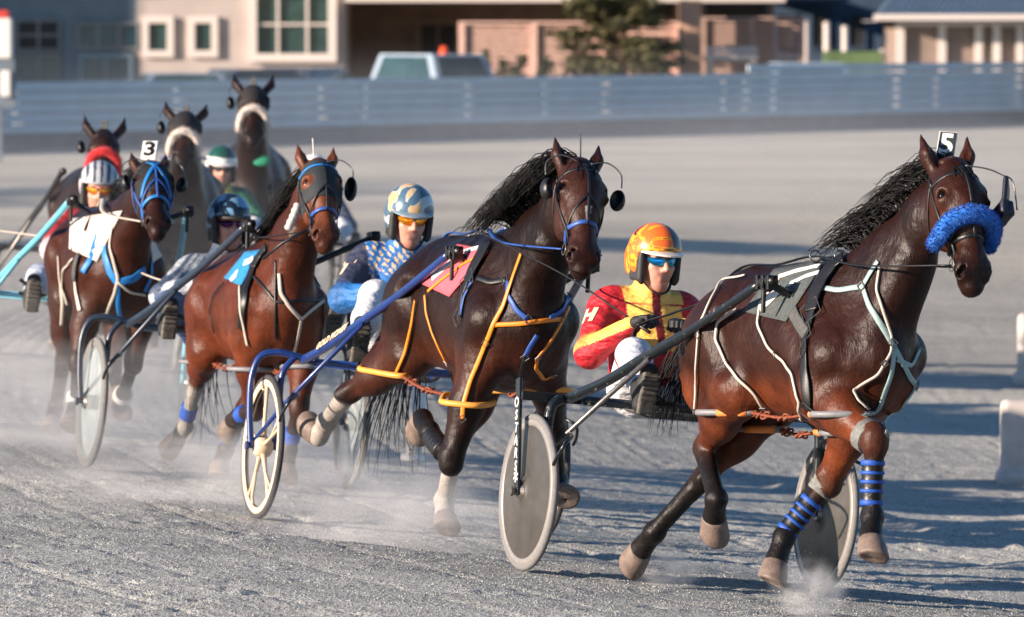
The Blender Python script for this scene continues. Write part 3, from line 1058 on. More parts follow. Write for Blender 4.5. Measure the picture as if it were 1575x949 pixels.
    for s in (-1, 1):
        hc((-.055, .040 * s, -.12), (-.085, .036 * s, -.24), .085, .075, w=.55)
        hc((.0, .068 * s, -.235), (.01, .052 * s, -.33), .022, .012, k=.02)
        hc((.035, .070 * s, -.125), (.040, .073 * s, -.16), .030, .032, k=.025)
        hc((.030, .034 * s, -.46), (.036, .042 * s, -.49), .034, .030, k=.022, col=mzc)
        hc((.052, .030 * s, -.40), (.045, .042 * s, -.455), .018, .018, k=.02)
        # ear
        sp = P.get('ear', 1.0)
        el_ = P.get('earl', 1.06)
        e0, e1 = (-.045, .055 * s, .015), (-.05, .092 * s * sp, .175 * el_)
        em = (-.045, .080 * s * sp, .085 * el_)
        hc(e0, em, .030, .032, w=.9, k=.02)
        hc(em, e1, .032, .005, w=.75, k=.01)
        pr.append(cone(h(e0[0] + .045, e0[1] + .006 * s, e0[2] + .02), h(e1[0] + .030, e1[1], e1[2] - .03), .022 * L, .010 * L, k=.008, op='s'))
    hc((-.065, 0, -.28), (-.030, 0, -.49), .045, .032, w=.85)
    hc((.020, 0, -.47), (.012, 0, -.535), .052, .040, w=1.05, col=mzc)
    hc((-.028, 0, -.50), (-.022, 0, -.535), .030, .026, w=1.1, col=mzc)
    for s in (-1, 1):
        pr.append(cone(h(.058, .050 * s, -.475), h(.045, .066 * s, -.50), .013 * L, .015 * L, k=.008, op='s'))
        pr.append(cone(h(.055, .098 * s, -.142), h(.055, .098 * s, -.143), .020 * L, .020 * L, k=.012, op='s'))
        pr.append(cone(h(.002, .045 * s, -.515), h(-.018, .052 * s, -.44), .005 * L, .004 * L, k=.008, op='s'))
    return pr, A, L, h

def strands(name, roots, mtl, parent, n, length, r0=.004, seg=8, jit=.03, seed=1, curl=.0):
    """roots: function(t, rnd) -> root, list of guide points relative; builds tapered hair locks"""
    rd = random.Random(seed)
    mb = MB()
    for i in range(n):
        t = rd.random()
        g = roots(t, rd)
        k = len(g)
        amp = jit * rd.uniform(.4, 1.2)
        ph = rd.uniform(0, 6.28)
        ph2 = rd.uniform(0, 6.28)
        pts = spline(g, max(2, seg // (k - 1)))
        m = len(pts)
        out = []
        for j, p in enumerate(pts):
            f = j / (m - 1)
            w = amp * f
            out.append(p + Vector((math.sin(ph + f * 5) * w, math.cos(ph2 + f * 4.3) * w, math.sin(ph2 + f * 6) * w * .7)))
        rr = [r0 * rd.uniform(.6, 1.2) * (1 - .9 * (j / (m - 1)) ** 1.5) + .0004 for j in range(m)]
        mb.tube(out, rr, seg=4, cap=False)
    return mb.build(name, mtl, parent, smooth=True)

def build_horse(P, fr, label, group, vox):
    brown, dark, tan = P['cols']  # tan: leg coat colour with sunlit orange-red painted in
    root = empty('racehorse', fr.m, label, 'horse', group)
    pr, A, L, h = horse_prims(P, brown, dark, tan)
    socks = P.get('socks', {})
    def paint(X, C):
        for leg, (k0, col) in socks.items():
            q = np.array(P[leg])
            a, b = q[2] * k0 + q[1] * (1 - k0), q[3]
            d = np.linalg.norm(X - b, axis=1)
            ln = np.linalg.norm(a - b)
            w = 1 - sstep(ln * .9, ln * 1.05, d)
            C = C * (1 - w[:, None]) + np.array(col) * w[:, None]
        if P.get('star'):
            y0, z0, z1, wd = P['star']
            q = (X - np.array(P['poll'])) @ A / L
            w = (np.abs(q[:, 1] - y0) < wd * np.clip((q[:, 2] - z0) / (z1 - z0), .05, 1)) & (q[:, 2] > z0) & (q[:, 2] < z1) & (q[:, 0] > .03)
            C[w] = (.55, .5, .46)
        return C
    def paint2(X, C):
        x, y, z = X.T
        br = np.array(brown)
        sim = np.exp(-np.abs(C - br).sum(1) / .02)[:, None]
        top = sstep(1.28, 1.46, z)[:, None]
        low = ((1 - sstep(.92, 1.06, z)) * sstep(.70, .85, z))[:, None]
        C = C * (1 - .45 * top * sim)
        C = C + (np.array(tan) - C) * .55 * low * sim
        return paint(X, C)
    body = sdf_obj('body', pr, vox, COAT, root, paint=paint2, colk=.018)
    # hooves
    for leg in ('RF', 'LF', 'RH', 'LH'):
        ft, co, toe = [Vector(q) for q in P[leg][2:5]]
        ax = (toe - co).normalized()
        fwd = (co - ft).normalized()
        side = ax.cross(Vector((1, 0, 0)))
        if side.length < .3:
            side = ax.cross(Vector((0, 0, 1)))
        side.normalize()
        fw = side.cross(ax).normalized()
        if fw.x < 0 and abs(ax.z) > .4:
            fw = -fw
        mb = MB()
        n0 = 0
        for (hh, rr, of) in ((-.014, .036, 0), (-.010, .053, 0), (.0, .058, .002), (.03, .063, .010), (.080, .071, .022), (.090, .069, .024), (.090, .055, .024), (.083, .01, .02)):
            for j in range(20):
                an = 2 * math.pi * j / 20
                ca, sa = math.cos(an), math.sin(an)
                rf = 1.12 if ca > 0 else (.9 if hh < .07 else .78)
                mb.v.append(tuple(co + ax * (hh * (1.0 + (.12 * ca if hh > .02 else 0))) + fw * (rr * ca * rf + of) + (ax.cross(fw)) * (rr * sa * .95)))
        for i in range(7):
            for j in range(20):
                a = i * 20 + j
                b = i * 20 + (j + 1) % 20
                mb.f.append((a, b, b + 20, a + 20))
                mb.mi.append(0)
        mb.build('hoof', P.get('hoofmat', M_HOOF), root, smooth=True)
    for s in (-1, 1):
        mb = MB()
        mb.ball(h(.036, .087 * s, -.142), .0215 * L, 16)
        mb.build('eye', M_EYE, root, smooth=True)
    # mane
    pl = np.array(P['poll'])
    nb = V(.36, 0, 1.49)
    back = nrm(np.cross(V(0, 1, 0), nrm(pl - nb))) * -1
    ml = P.get('mane', (.28, 170, -1))
    side, cnt = ml[2], ml[1]
    def mroot(t, rd):
        t = .1 + .95 * t
        b = nb * (1 - t) + pl * t
        p = Vector(b + back * .03 * math.sin(math.pi * min(t, 1)) + A @ V(-.06 if t > .8 else 0, 0, .03 if t > .8 else 0))
        p.y += rd.uniform(-.02, .02)
        ln = ml[0] * rd.uniform(.55, 1.15)
        up, out, dn = P.get('mdir', ((-.35, -.10, .55), (-.8, -.2, .25), (-1.0, -.3, -.2)))
        q = [p, p + Vector(up) * ln * .35, p + (Vector(up) * .35 + Vector(out) * .4) * ln, p + (Vector(up) * .35 + Vector(out) * .4 + Vector(dn) * .4) * ln]
        return q
    strands('mane', mroot, M_HAIR, root, int(cnt * 2.6), ml[0], r0=.0036, jit=P.get('mjit', .05), seed=P.get('seed', 3))
    # forelock
    def froot(t, rd):
        p = Vector(h(.0, rd.uniform(-.035, .035), .03))
        e = Vector(h(.085, rd.uniform(-.04, .05), -.04))
        f = Vector(h(.095, rd.uniform(-.05, .06), -.13))
        return [p, e, f]
    strands('forelock', froot, M_HAIR, root, 26, .15, r0=.004, jit=.015, seed=5)
    # tail
    tl = P.get('tail')
    if tl:
        def troot(t, rd):
            o = Vector((rd.uniform(-.02, .02), rd.uniform(-.035, .035), rd.uniform(-.02, .02)))
            g = [Vector(q) for q in tl]
            sp = [.0, .06, .09, .12, .14]
            j = Vector((rd.uniform(-1, 1), rd.uniform(-1, 1), rd.uniform(-1, 1)))
            return [g[i] + o + j * sp[min(i, 4)] * (1 if i else 0) for i in range(len(g))]
        strands('tail', troot, M_HAIR, root, P.get('tailn', 240), .8, r0=.004, seg=12, jit=.05, seed=9)
    return root, body, A, L, h
POSE = {
 'h5': {
  'RF': [(0.5, -0.19, 0.95), (0.873, -0.121, 0.771), (0.884, -0.136, 0.457), (0.952, -0.181, 0.356), (1.003, -0.217, 0.265)],
  'LF': [(0.3, 0.15, 0.93), (0.109, 0.074, 0.564), (0.033, -0.102, 0.321), (0.056, -0.157, 0.206), (0.076, -0.208, 0.111)],
  'RH': [(-0.22, -0.2, 0.95), (-0.578, -0.181, 0.678), (-0.294, -0.263, 0.473), (-0.395, -0.224, 0.385), (-0.474, -0.199, 0.312)],
  'LH': [(-0.5, 0.14, 0.9), (-0.63, -0.153, 0.549), (-0.853, -0.283, 0.298), (-0.962, -0.3, 0.211), (-1.058, -0.307, 0.159)],
  'poll': (1.029, 0.159, 1.9),
  'muzzle': (1.254, 0.117, 1.422),
 },
 'h1': {
  'RF': [(0.48, -0.17, 0.93), (0.461, -0.294, 0.464), (0.196, -0.312, 0.58), (0.078, -0.305, 0.635), (-0.022, -0.301, 0.59)],
  'LF': [(0.42, 0.17, 0.93), (0.212, 0.302, 0.59), (0.066, 0.382, 0.352), (0.176, 0.355, 0.288), (0.274, 0.339, 0.242)],
  'LH': [(-0.2, 0.17, 0.93), (-0.246, -0.025, 0.472), (-0.503, 0.018, 0.225), (-0.399, -0.016, 0.138), (-0.323, -0.048, 0.065)],
  'RH': [(-0.5, -0.18, 0.92), (-0.853, -0.366, 0.712), (-1.181, -0.357, 0.564), (-1.297, -0.364, 0.485), (-1.398, -0.386, 0.522)],
  'poll': (1.122, 0.062, 1.816),
  'muzzle': (1.391, -0.029, 1.368),
 },
 'h3': {
  'RF': [(0.44, -0.17, 0.93), (0.293, -0.088, 0.545), (0.006, -0.115, 0.511), (-0.121, -0.114, 0.486), (-0.223, -0.119, 0.444)],
  'LF': [(0.46, 0.17, 0.95), (0.534, 0.109, 0.541), (0.354, 0.099, 0.314), (0.394, 0.07, 0.193), (0.456, 0.046, 0.106)],
  'LH': [(-0.22, 0.15, 0.93), (-0.463, 0.036, 0.569), (-0.74, 0.0, 0.341), (-0.651, -0.058, 0.25), (-0.606, -0.085, 0.153)],
  'RH': [(-0.5, -0.18, 0.92), (-0.917, -0.13, 0.759), (-1.165, -0.14, 0.498), (-1.282, -0.164, 0.424), (-1.37, -0.198, 0.368)],
  'poll': (1.075, 0.082, 1.87),
  'muzzle': (1.334, 0.042, 1.41),
 },
 'h4': {
  'RF': [(0.46, -0.17, 0.95), (0.56, -0.245, 0.549), (0.399, -0.227, 0.308), (0.463, -0.262, 0.2), (0.539, -0.296, 0.129)],
  'LF': [(0.48, 0.17, 0.97), (0.482, 0.104, 0.552), (0.27, 0.083, 0.355), (0.162, 0.077, 0.284), (0.054, 0.07, 0.307)],
  'LH': [(-0.35, 0.17, 0.93), (-0.389, 0.124, 0.484), (-0.672, 0.214, 0.281), (-0.795, 0.24, 0.219), (-0.699, 0.217, 0.17)],
  'RH': [(-0.45, -0.18, 0.92), (-0.638, -0.156, 0.512), (-0.858, -0.166, 0.227), (-0.753, -0.2, 0.142), (-0.681, -0.23, 0.063)],
  'poll': (1.182, 0.073, 1.721),
  'muzzle': (1.55, 0.056, 1.34),
 },
 'h6': {
  'RF': [(0.46, -0.17, 0.95), (0.56, -0.245, 0.549), (0.399, -0.227, 0.308), (0.463, -0.262, 0.2), (0.539, -0.296, 0.129)],
  'LF': [(0.48, 0.17, 0.97), (0.482, 0.104, 0.552), (0.27, 0.083, 0.355), (0.162, 0.077, 0.284), (0.054, 0.07, 0.307)],
  'LH': [(-0.35, 0.17, 0.93), (-0.389, 0.124, 0.484), (-0.672, 0.214, 0.281), (-0.795, 0.24, 0.219), (-0.699, 0.217, 0.17)],
  'RH': [(-0.45, -0.18, 0.92), (-0.638, -0.156, 0.512), (-0.858, -0.166, 0.227), (-0.753, -0.2, 0.142), (-0.681, -0.23, 0.063)],
  'poll': (1.17, -0.008, 1.75),
  'muzzle': (1.528, -0.036, 1.361),
 },
 'h7': {
  'RF': [(0.46, -0.17, 0.95), (0.56, -0.245, 0.549), (0.399, -0.227, 0.308), (0.463, -0.262, 0.2), (0.539, -0.296, 0.129)],
  'LF': [(0.48, 0.17, 0.97), (0.482, 0.104, 0.552), (0.27, 0.083, 0.355), (0.162, 0.077, 0.284), (0.054, 0.07, 0.307)],
  'LH': [(-0.35, 0.17, 0.93), (-0.389, 0.124, 0.484), (-0.672, 0.214, 0.281), (-0.795, 0.24, 0.219), (-0.699, 0.217, 0.17)],
  'RH': [(-0.45, -0.18, 0.92), (-0.638, -0.156, 0.512), (-0.858, -0.166, 0.227), (-0.753, -0.2, 0.142), (-0.681, -0.23, 0.063)],
  'poll': (1.122, -0.047, 1.818),
  'muzzle': (1.534, -0.069, 1.486),
 },
 'h8': {
  'RF': [(0.46, -0.17, 0.95), (0.56, -0.245, 0.549), (0.399, -0.227, 0.308), (0.463, -0.262, 0.2), (0.539, -0.296, 0.129)],
  'LF': [(0.48, 0.17, 0.97), (0.482, 0.104, 0.552), (0.27, 0.083, 0.355), (0.162, 0.077, 0.284), (0.054, 0.07, 0.307)],
  'LH': [(-0.35, 0.17, 0.93), (-0.389, 0.124, 0.484), (-0.672, 0.214, 0.281), (-0.795, 0.24, 0.219), (-0.699, 0.217, 0.17)],
  'RH': [(-0.45, -0.18, 0.92), (-0.638, -0.156, 0.512), (-0.858, -0.166, 0.227), (-0.753, -0.2, 0.142), (-0.681, -0.23, 0.063)],
  'poll': (1.08, -0.012, 1.871),
  'muzzle': (1.461, -0.009, 1.502),
 },
}
BAY = (.056, .0130, .0055)
BAYD = (.021, .0062, .0035)
CHEST = (.112, .024, .008)
PT = (.012, .009, .008)
FRM = dict(h5=Frame(1.23, 23.85, 25, .2, .985, 1.5), h1=Frame(-0.178, 27.170, 20, .3, 1.0293, 1), h3=Frame(-1.369, 30.096, 17, .3, 0.9300, 6.0, -.042), h4=Frame(-2.414, 33.022, 13, .3, 0.9614, 1.5),
           h6=Frame(-3.0, 39.8, 8, .3, .94, 0, .05), h7=Frame(-2.42, 41.0, 5, .3, .99, 0, .06), h8=Frame(-2.15, 45.6, 3, .3, 1.06, 0, .04))
GROUP_H = 'racehorses pacing in harness round the bend'
POSE['h5'].update(tailn=110, cols=((.034, .0088, .0042), PT, (.24, .055, .016)), face=(.055, .015, .007), tanleg=True, yaw=-5,
    mjit=.06, mane=(.19, 170, -1), mdir=((-.5, -.25, .6), (-1.1, -.5, .1), (-1.1, -.3, -.6)), tail=((-.82, 0, 1.30), (-.95, -.03, 1.16), (-1.02, -.05, 1.0), (-1.00, -.08, .84)))
POSE['h1'].update(cols=(BAYD, PT, (.11, .028, .011)), face=(.050, .0155, .009), yaw=0, socks={'LH': (.4, (.50, .44, .38)), 'RH': (.0, (.45, .40, .35))}, star=(-.0, -.36, -.26, .014), tailn=55,
    mjit=.06, mane=(.23, 300, -1), mdir=((-.4, -.5, .7), (-.6, -.9, .0), (-.5, -.6, -1.0)), tail=((-.82, 0, 1.30), (-1.0, .0, 1.1), (-1.0, -.05, .82), (-.92, -.12, .62), (-.86, -.15, .46)))
POSE['h3'].update(tailn=26, cols=(CHEST, (.030, .014, .010), (.22, .050, .016)), face=(.16, .045, .017), yaw=0, socks={'RH': (.0, (.40, .36, .32))},
    mane=(.30, 120, -1), mdir=((-.6, -.3, .3), (-.8, -.4, -.5), (-.6, -.3, -.8)), tail=((-.82, 0, 1.30), (-1.0, .0, 1.1), (-.95, -.05, .75), (-.9, -.06, .5)))
POSE['h4'].update(cols=(BAY, PT, (.07, .022, .010)), face=(.060, .018, .010), yaw=0, mane=(.2, 60, -1), tail=((-.82, 0, 1.30), (-1.0, .0, 1.1), (-.95, .0, .7)))
for k in ('h6', 'h7', 'h8'):
    POSE[k].update(cols=((.026, .010, .007), PT, (.05, .018, .010)), face=(.034, .012, .008), yaw=0, earl=1.5, ear=1.45, mane=(.2, 60, -1), tail=((-.82, 0, 1.30), (-1.0, .0, 1.1), (-.95, .0, .7)))
VOX = dict(h5=.0075, h1=.0085, h3=.010, h4=.011, h6=.015, h7=.015, h8=.015)
LAB = dict(h5='dark bay horse leading the field with blue fluffy noseband and number 5 plate',
           h1='dark brown horse with flying mane, pink saddlecloth and orange hobble straps',
           h3='bright chestnut-bay horse with blue and white saddlecloth and black face hood',
           h4='bay horse with black hood, crossed blue head straps and number 3 plate',
           h6='dark horse with red fluffy noseband behind the grey helmet at far left',
           h7='dark horse with white noseband and raised head directly behind the number 3 horse',
           h8='hindmost dark horse with white noseband and a small green patch on its neck')
HB = {}
for k in ('h5', 'h1', 'h3', 'h4', 'h6', 'h7', 'h8'):
    HB[k] = build_horse(POSE[k], FRM[k], LAB[k], GROUP_H, VOX[k])
# ---------------------------------------------------------------- drivers
M_SKIN = attr_mat('skin', .5, 40, .08, .0008)
M_CLOTH = attr_mat('racing_silks', .62, 220, .10, .0008, sheen=.0, folds=.030)
M_TROUS = attr_mat('race_trousers', .6, 160, .14, .0008, folds=.028)
M_GLOVE = mat('glove_black', (28, 28, 30), .6, var=.2, scale=80, bump=.002)
M_BOOT = mat('boot_rubber', (92, 88, 80), .75, var=.45, scale=50, bump=.003)
M_BOOTD = mat('boot_dark', (36, 36, 36), .6, var=.35, scale=50, bump=.002)
M_HELM = attr_mat('helmet_paint', .34, 90, .10, .0, coat=.25)
M_PAD = mat('helmet_pad', (42, 42, 44), .6, var=.2, scale=60, bump=.001)
def lens_mat(name, c0, c1, em=0):
    t = NT(name)
    v = t.add('ShaderNodeSeparateXYZ')
    t.lk(t.coord(), v.inputs[0])
    t.lk(t.ramp(t.noise(t.coord(), 14.0, 1), [(.35, lin(c0)), (.65, lin(c1))]), t.b.inputs['Base Color'])
    t.b.inputs['Roughness'].default_value = .06
    t.b.inputs['Metallic'].default_value = .75
    return t.m
M_LBLUE = lens_mat('lens_blue', (20, 110, 190), (40, 190, 220))
M_LORNG = lens_mat('lens_orange', (240, 120, 10), (255, 190, 60))
M_LPURP = lens_mat('lens_purple', (40, 20, 60), (110, 40, 110))
M_WEB = mat('stirrup_webbing', (22, 22, 24), .6)
SKIN = lin((196, 138, 118))

def basis(yaw, pitch, roll=0):
    return np.array(Matrix.Rotation(rad(yaw), 3, 'Z') @ Matrix.Rotation(rad(pitch), 3, 'Y') @ Matrix.Rotation(rad(roll), 3, 'X'))

def hand_prims(wr, fdir, up, side, k=.006, col=None):
    """palm, four curled fingers and an opposed thumb"""
    f = nrm(fdir)
    u = nrm(np.array(up) - f * (np.array(up) @ f))
    l = np.cross(u, f) * side
    wr = np.array(wr)
    pr = []
    def P(x, y, z):
        return wr + f * x + l * y + u * z
    pr.append(cone(P(-.02, 0, 0), P(.03, 0, 0), .029, .030, w=1.15, side=l, k=.01))
    pr.append(cone(P(.02, .012, .004), P(.082, .016, .006), .022, .018, k=.012))
    pr.append(cone(P(.02, -.012, .004), P(.076, -.020, .002), .022, .017, k=.012))
    for i, (y, ln) in enumerate(((.030, .9), (.010, 1.0), (-.010, .95), (-.030, .78))):
        k0 = P(.086 - .004 * abs(i - 1), y, .010)
        k1 = P(.086 + .038 * ln, y * .95, -.002)
        k2 = P(.090 + .030 * ln, y * .9, -.030 * ln)
        k3 = P(.070 + .018 * ln, y * .85, -.042 * ln)
        pr.append(cone(k0, k1, .0105, .0098, k=k))
        pr.append(cone(k1, k2, .0098, .0092, k=.003))
        pr.append(cone(k2, k3, .0092, .0084, k=.003))
    t0, t1, t2, t3 = P(.015, .025, -.004), P(.048, .044, -.014), P(.078, .040, -.026), P(.098, .024, -.032)
    pr += [cone(t0, t1, .014, .012, k=.01), cone(t1, t2, .012, .011, k=.003), cone(t2, t3, .011, .009, k=.003)]
    return pr

def build_person(J, fr, sp, label, vox=.007):
    root = empty('person', fr.m, label, 'driver', 'drivers seated in the sulkies')
    J = {k: np.array(v) for k, v in J.items()}
    H = basis(sp.get('yaw', 0), sp.get('pitch', 4), sp.get('roll', 0))
    hd = J['head']
    def h(x, y, z):
        return hd + H @ V(x, y, z)
    sd = H[:, 1]
    nk = hd + V(-.04, 0, -.13)
    ch = (J['shR'] + J['shL']) / 2 + V(.02, 0, -.06)
    pe = J['pelvis']
    lip = tuple(x * .7 for x in SKIN)
    stub = tuple(np.array(SKIN) * (.72, .66, .66))
    # body: one continuous figure
    pr = [ell(h(-.012, 0, .045), (.098, .078, .105), H.T, col=SKIN, k=.02), ell(h(.022, 0, -.035), (.074, .063, .092), H.T, col=SKIN, k=.02),
          cone(h(.02, 0, -.085), h(.052, 0, -.105), .050, .030, w=1.1, side=sd, col=stub, k=.02),
          cone(h(.092, 0, .018), h(.112, 0, -.020), .011, .014, col=SKIN, k=.012), cone(h(.100, -.014, -.026), h(.100, .014, -.026), .010, .010, col=SKIN, k=.008),
          cone(h(.080, -.045, .040), h(.080, .045, .040), .016, .016, col=SKIN, k=.02),
          cone(h(.062, -.045, -.015), h(.070, -.032, -.035), .020, .018, col=SKIN, k=.02), cone(h(.062, .045, -.015), h(.070, .032, -.035), .020, .018, col=SKIN, k=.02),
          cone(h(.088, -.020, -.058), h(.088, .020, -.058), .0075, .0075, col=lip, k=.005), cone(h(.086, -.017, -.070), h(.086, .017, -.070), .009, .009, col=lip, k=.005),
          cone(h(.102, -.024, -.064), h(.102, .024, -.064), .003, .003, op='s', k=.004),
          cone(nk + V(0, 0, .06), nk + V(-.01, 0, -.08), .055, .060, col=SKIN, k=.03)]
    for s in (-1, 1):
        pr.append(cone(h(.084, .032 * s, .016), h(.084, .036 * s, .016), .015, .014, op='s', k=.012))
        pr.append(ell(h(-.005, .080 * s, .0), (.022, .010, .034), H.T, col=SKIN, k=.01))
    pr += [cone(ch, pe + V(0, 0, .06), .12, .11, w=1.1, col=SKIN, k=.05), cone(J['shR'], J['shL'], .055, .055, col=SKIN, k=.05)]
    for s in 'RL':
        pr += [cone(J['sh' + s], J['el' + s], .046, .036, col=SKIN), cone(J['el' + s], J['wr' + s], .036, .025, col=SKIN),
               cone(J['hip' + s], J['kn' + s], .078, .050, col=SKIN), cone(J['kn' + s], J['an' + s], .050, .036, col=SKIN)]
    hair = sp.get('hair')
    body = sdf_obj('body', pr, max(vox, .0055) if vox < .01 else vox, M_SKIN, root, colk=.004)
    for s in (-1, 1):
        MB().ball(h(.072, .033 * s, .017), .013, 12).build('eye', M_EYE, root, smooth=True)
    # jacket
    ja, jb, jc = sp['jacket']
    pr = [cone(ch + V(-.01, 0, .0), pe + V(-.03, 0, .10), .155, .165, w=1.22, col=ja, k=.06),
          cone(J['shR'] + V(0, .05, .02), J['shL'] + V(0, -.05, .02), .095, .095, col=ja, k=.05),
          cone(nk + V(-.01, 0, -.035), nk + V(-.005, 0, .01), .098, .082, col=jc, k=.02),
          cone(nk + V(.0, 0, .09), nk + V(0, 0, .02), .058, .064, op='s', k=.01)]
    for s in 'RL':
        mid = J['el' + s]
        pr += [cone(J['sh' + s], mid, .084, .066, col=ja, k=.05), cone(mid, J['wr' + s], .066, .044, col=jb, k=.02),
               cone(mid + V(-.01, 0, -.015), mid + V(.01, 0, -.01), .066, .062, col=jb, k=.03)]
    jk = sdf_obj('jacket', pr, vox, M_CLOTH, root, colk=.006, paint=sp.get('paint'))
    # gloves
    for s, sg in (('R', -1), ('L', 1)):
        fd = J['wr' + s] - J['el' + s]
        fd = nrm(nrm(fd) + V(.5, 0, -.05))
        hp = hand_prims(J['wr' + s] + fd * .02, fd, V(0, 0, 1), -sg)
        g = sdf_obj('glove', hp, max(.0045, vox * .6), M_GLOVE, root)
        a, b = J['wr' + s] - fd * .03, J['wr' + s] + fd * .012
        MB().tube([a, a * .5 + b * .5, b], [.047, .044, .038], seg=16).build('cuff', sp.get('cuff', M_GLOVE), root, smooth=True)
    # trousers
    ta, tb = sp['trousers']
    pr = [cone(pe + V(-.02, -.06, .0), pe + V(-.02, .06, .0), .135, .135, col=ta, k=.05)]
    for s in 'RL':
        kn, an = J['kn' + s], J['an' + s]
        pr += [cone(J['hip' + s], kn, .112, .080, col=ta, k=.04), cone(kn, kn * .45 + an * .55, .080, .072, col=tb, k=.03), cone(kn * .45 + an * .55, an - (an - kn) * .1, .072, .056, col=tb, k=.02)]
    sdf_obj('trousers', pr, vox, M_TROUS, root, colk=.01, paint=sp.get('tpaint'))
    # boots, soles towards the front
    for s in 'RL':
        an = J['an' + s]
        dn = nrm(an - J['kn' + s])
        heel = an + dn * .045 + V(.0, 0, -.055)
        toe = heel + nrm(V(.42, 0, 1.0)) * .165
        sl = V(.032, 0, -.010)
        pr = [cone(an - dn * .09, an + dn * .02, .055, .050, k=.02), cone(heel, toe, .042, .036, w=1.15, k=.02), cone(an + dn * .03, heel * .4 + toe * .6, .048, .036, k=.03)]
        bt = sdf_obj('boot', pr, vox, M_BOOTD, root)
        q = [rbox((heel * .5 + toe * .5) + sl, (.012, .040, .088), basis(0, 17).T, rd=.012, k=.002), rbox(heel + sl + V(.012, 0, .01), (.014, .040, .04), basis(0, 17).T, rd=.01, k=.004)]
        q += [rbox((heel * (1 - f) + toe * f) + sl + V(.016, 0, 0), (.005, .040, .008), basis(0, 17).T, rd=.003, k=.001) for f in (.25, .42, .58, .74, .9)]
        sdf_obj('sole', q, max(.005, vox * .7), M_BOOT, bt)
    # helmet
    hb, paintf = sp['helmet']
    oc = h(-.012, 0, .060)
    pr = [ell(oc, (.134, .118, .124), H.T, col=hb, k=.02), rbox(h(-.055, 0, -.005), (.075, .104, .07), H.T, rd=.05, col=hb, k=.05),
          ell(h(-.008, 0, .048), (.116, .101, .110), H.T, op='s', k=.004),
          rbox(h(-.02, 0, -.04), (.098, .086, .09), H.T, rd=.04, op='s', k=.01),
          rbox(h(.14, 0, -.045), (.110, .2, .098), H.T, rd=.02, op='s', k=.008), rbox(h(0, 0, -.17), (.3, .3, .10), H.T, rd=.01, op='s', k=.005)]
    hm = sdf_obj('helmet', pr, max(.0045, vox * .65), M_HELM, root, paint=(lambda X, C: paintf((X - hd) @ H, C)) if paintf else None)
    if sp.get('brim', True):
        mb = MB()
        N = 18
        pts = []
        for i in range(N + 1):
            a = rad(-66 + 132 * i / N)
            f = math.cos(a * 1.25)
            pts.append((a, max(f, 0)))
        for i in range(N):
            q = []
            for (a, f) in (pts[i], pts[i + 1]):
                inn = (-.012 + .128 * math.cos(a), .113 * math.sin(a))
                out = (inn[0] + .050 * f * math.cos(a * .6) + .002, inn[1] + .018 * f * math.sin(a))
                q.append((inn, out, f))
            (i0, o0, f0), (i1, o1, f1) = q
            zz = lambda f, t: .058 + t - .012 * f
            for t0, fl in ((.0, 0), (-.007, 1)):
                A_ = [h(i0[0], i0[1], .062 + t0), h(o0[0], o0[1], zz(f0, t0)), h(o1[0], o1[1], zz(f1, t0)), h(i1[0], i1[1], .062 + t0)]
                mb.face(A_ if not fl else A_[::-1])
            mb.face([h(o0[0], o0[1], zz(f0, 0)), h(o0[0], o0[1], zz(f0, -.007)), h(o1[0], o1[1], zz(f1, -.007)), h(o1[0], o1[1], zz(f1, 0))])
        mb.build('visor', sp['brimmat'], hm, smooth=False)
    for s in (-1, 1):
        pr = [rbox(h(.0, .093 * s, -.022), (.050, .016, .062), H.T, rd=.016, k=.01), cone(h(.035, .085 * s, -.085), h(.040, .095 * s, .05), .013, .013, k=.015), ell(h(-.008, .103 * s, -.015), (.022, .02, .030), H.T, op='s', k=.006)]
        sdf_obj('ear_pad', pr, max(.0045, vox * .65), M_PAD, hm)
    MB().tube(spline([h(.02, -.080, -.07), h(.055, -.045, -.118), h(.068, 0, -.135), h(.055, .045, -.118), h(.02, .080, -.07)], 5), .007, seg=6, flat=.5).build('chin_strap', M_PAD, hm, smooth=True)
    # glasses
    if sp.get('lens'):
        mb = MB()
        for s in (-1, 1):
            top, bot, N = [], [], 10
            for i in range(N + 1):
                t = i / N
                a = rad(5 + 53 * t) * s
                r = .103
                x, y = -.0 + r * math.cos(a) * 1.02, r * .80 * math.sin(a)
                hh = .020 * math.sin(math.pi * min(1, .18 + t * .75)) ** .7
                top.append((x, y, .030 + .001 * t))
                bot.append((x - .004, y, .028 - hh * 1.75))
            for i in range(N):
                mb.face([h(*top[i]), h(*top[i + 1]), h(*bot[i + 1]), h(*bot[i])][::s])
        lo = mb.build('glasses', sp['lens'], root, smooth=True)
        so = lo.modifiers.new('solid', 'SOLIDIFY')
        so.thickness = .004
        for s in (-1, 1):
            MB().tube([h(.055, .072 * s, .028), h(.0, .085 * s, .022)], .004, seg=6).build('temple', M_PAD, lo)
        MB().tube([h(.106, -.014, .026), h(.110, 0, .028), h(.106, .014, .026)], .003, seg=6).build('bridge', M_PAD, lo)
    if sp.get('whip'):
        pass
    return root, J, H, h
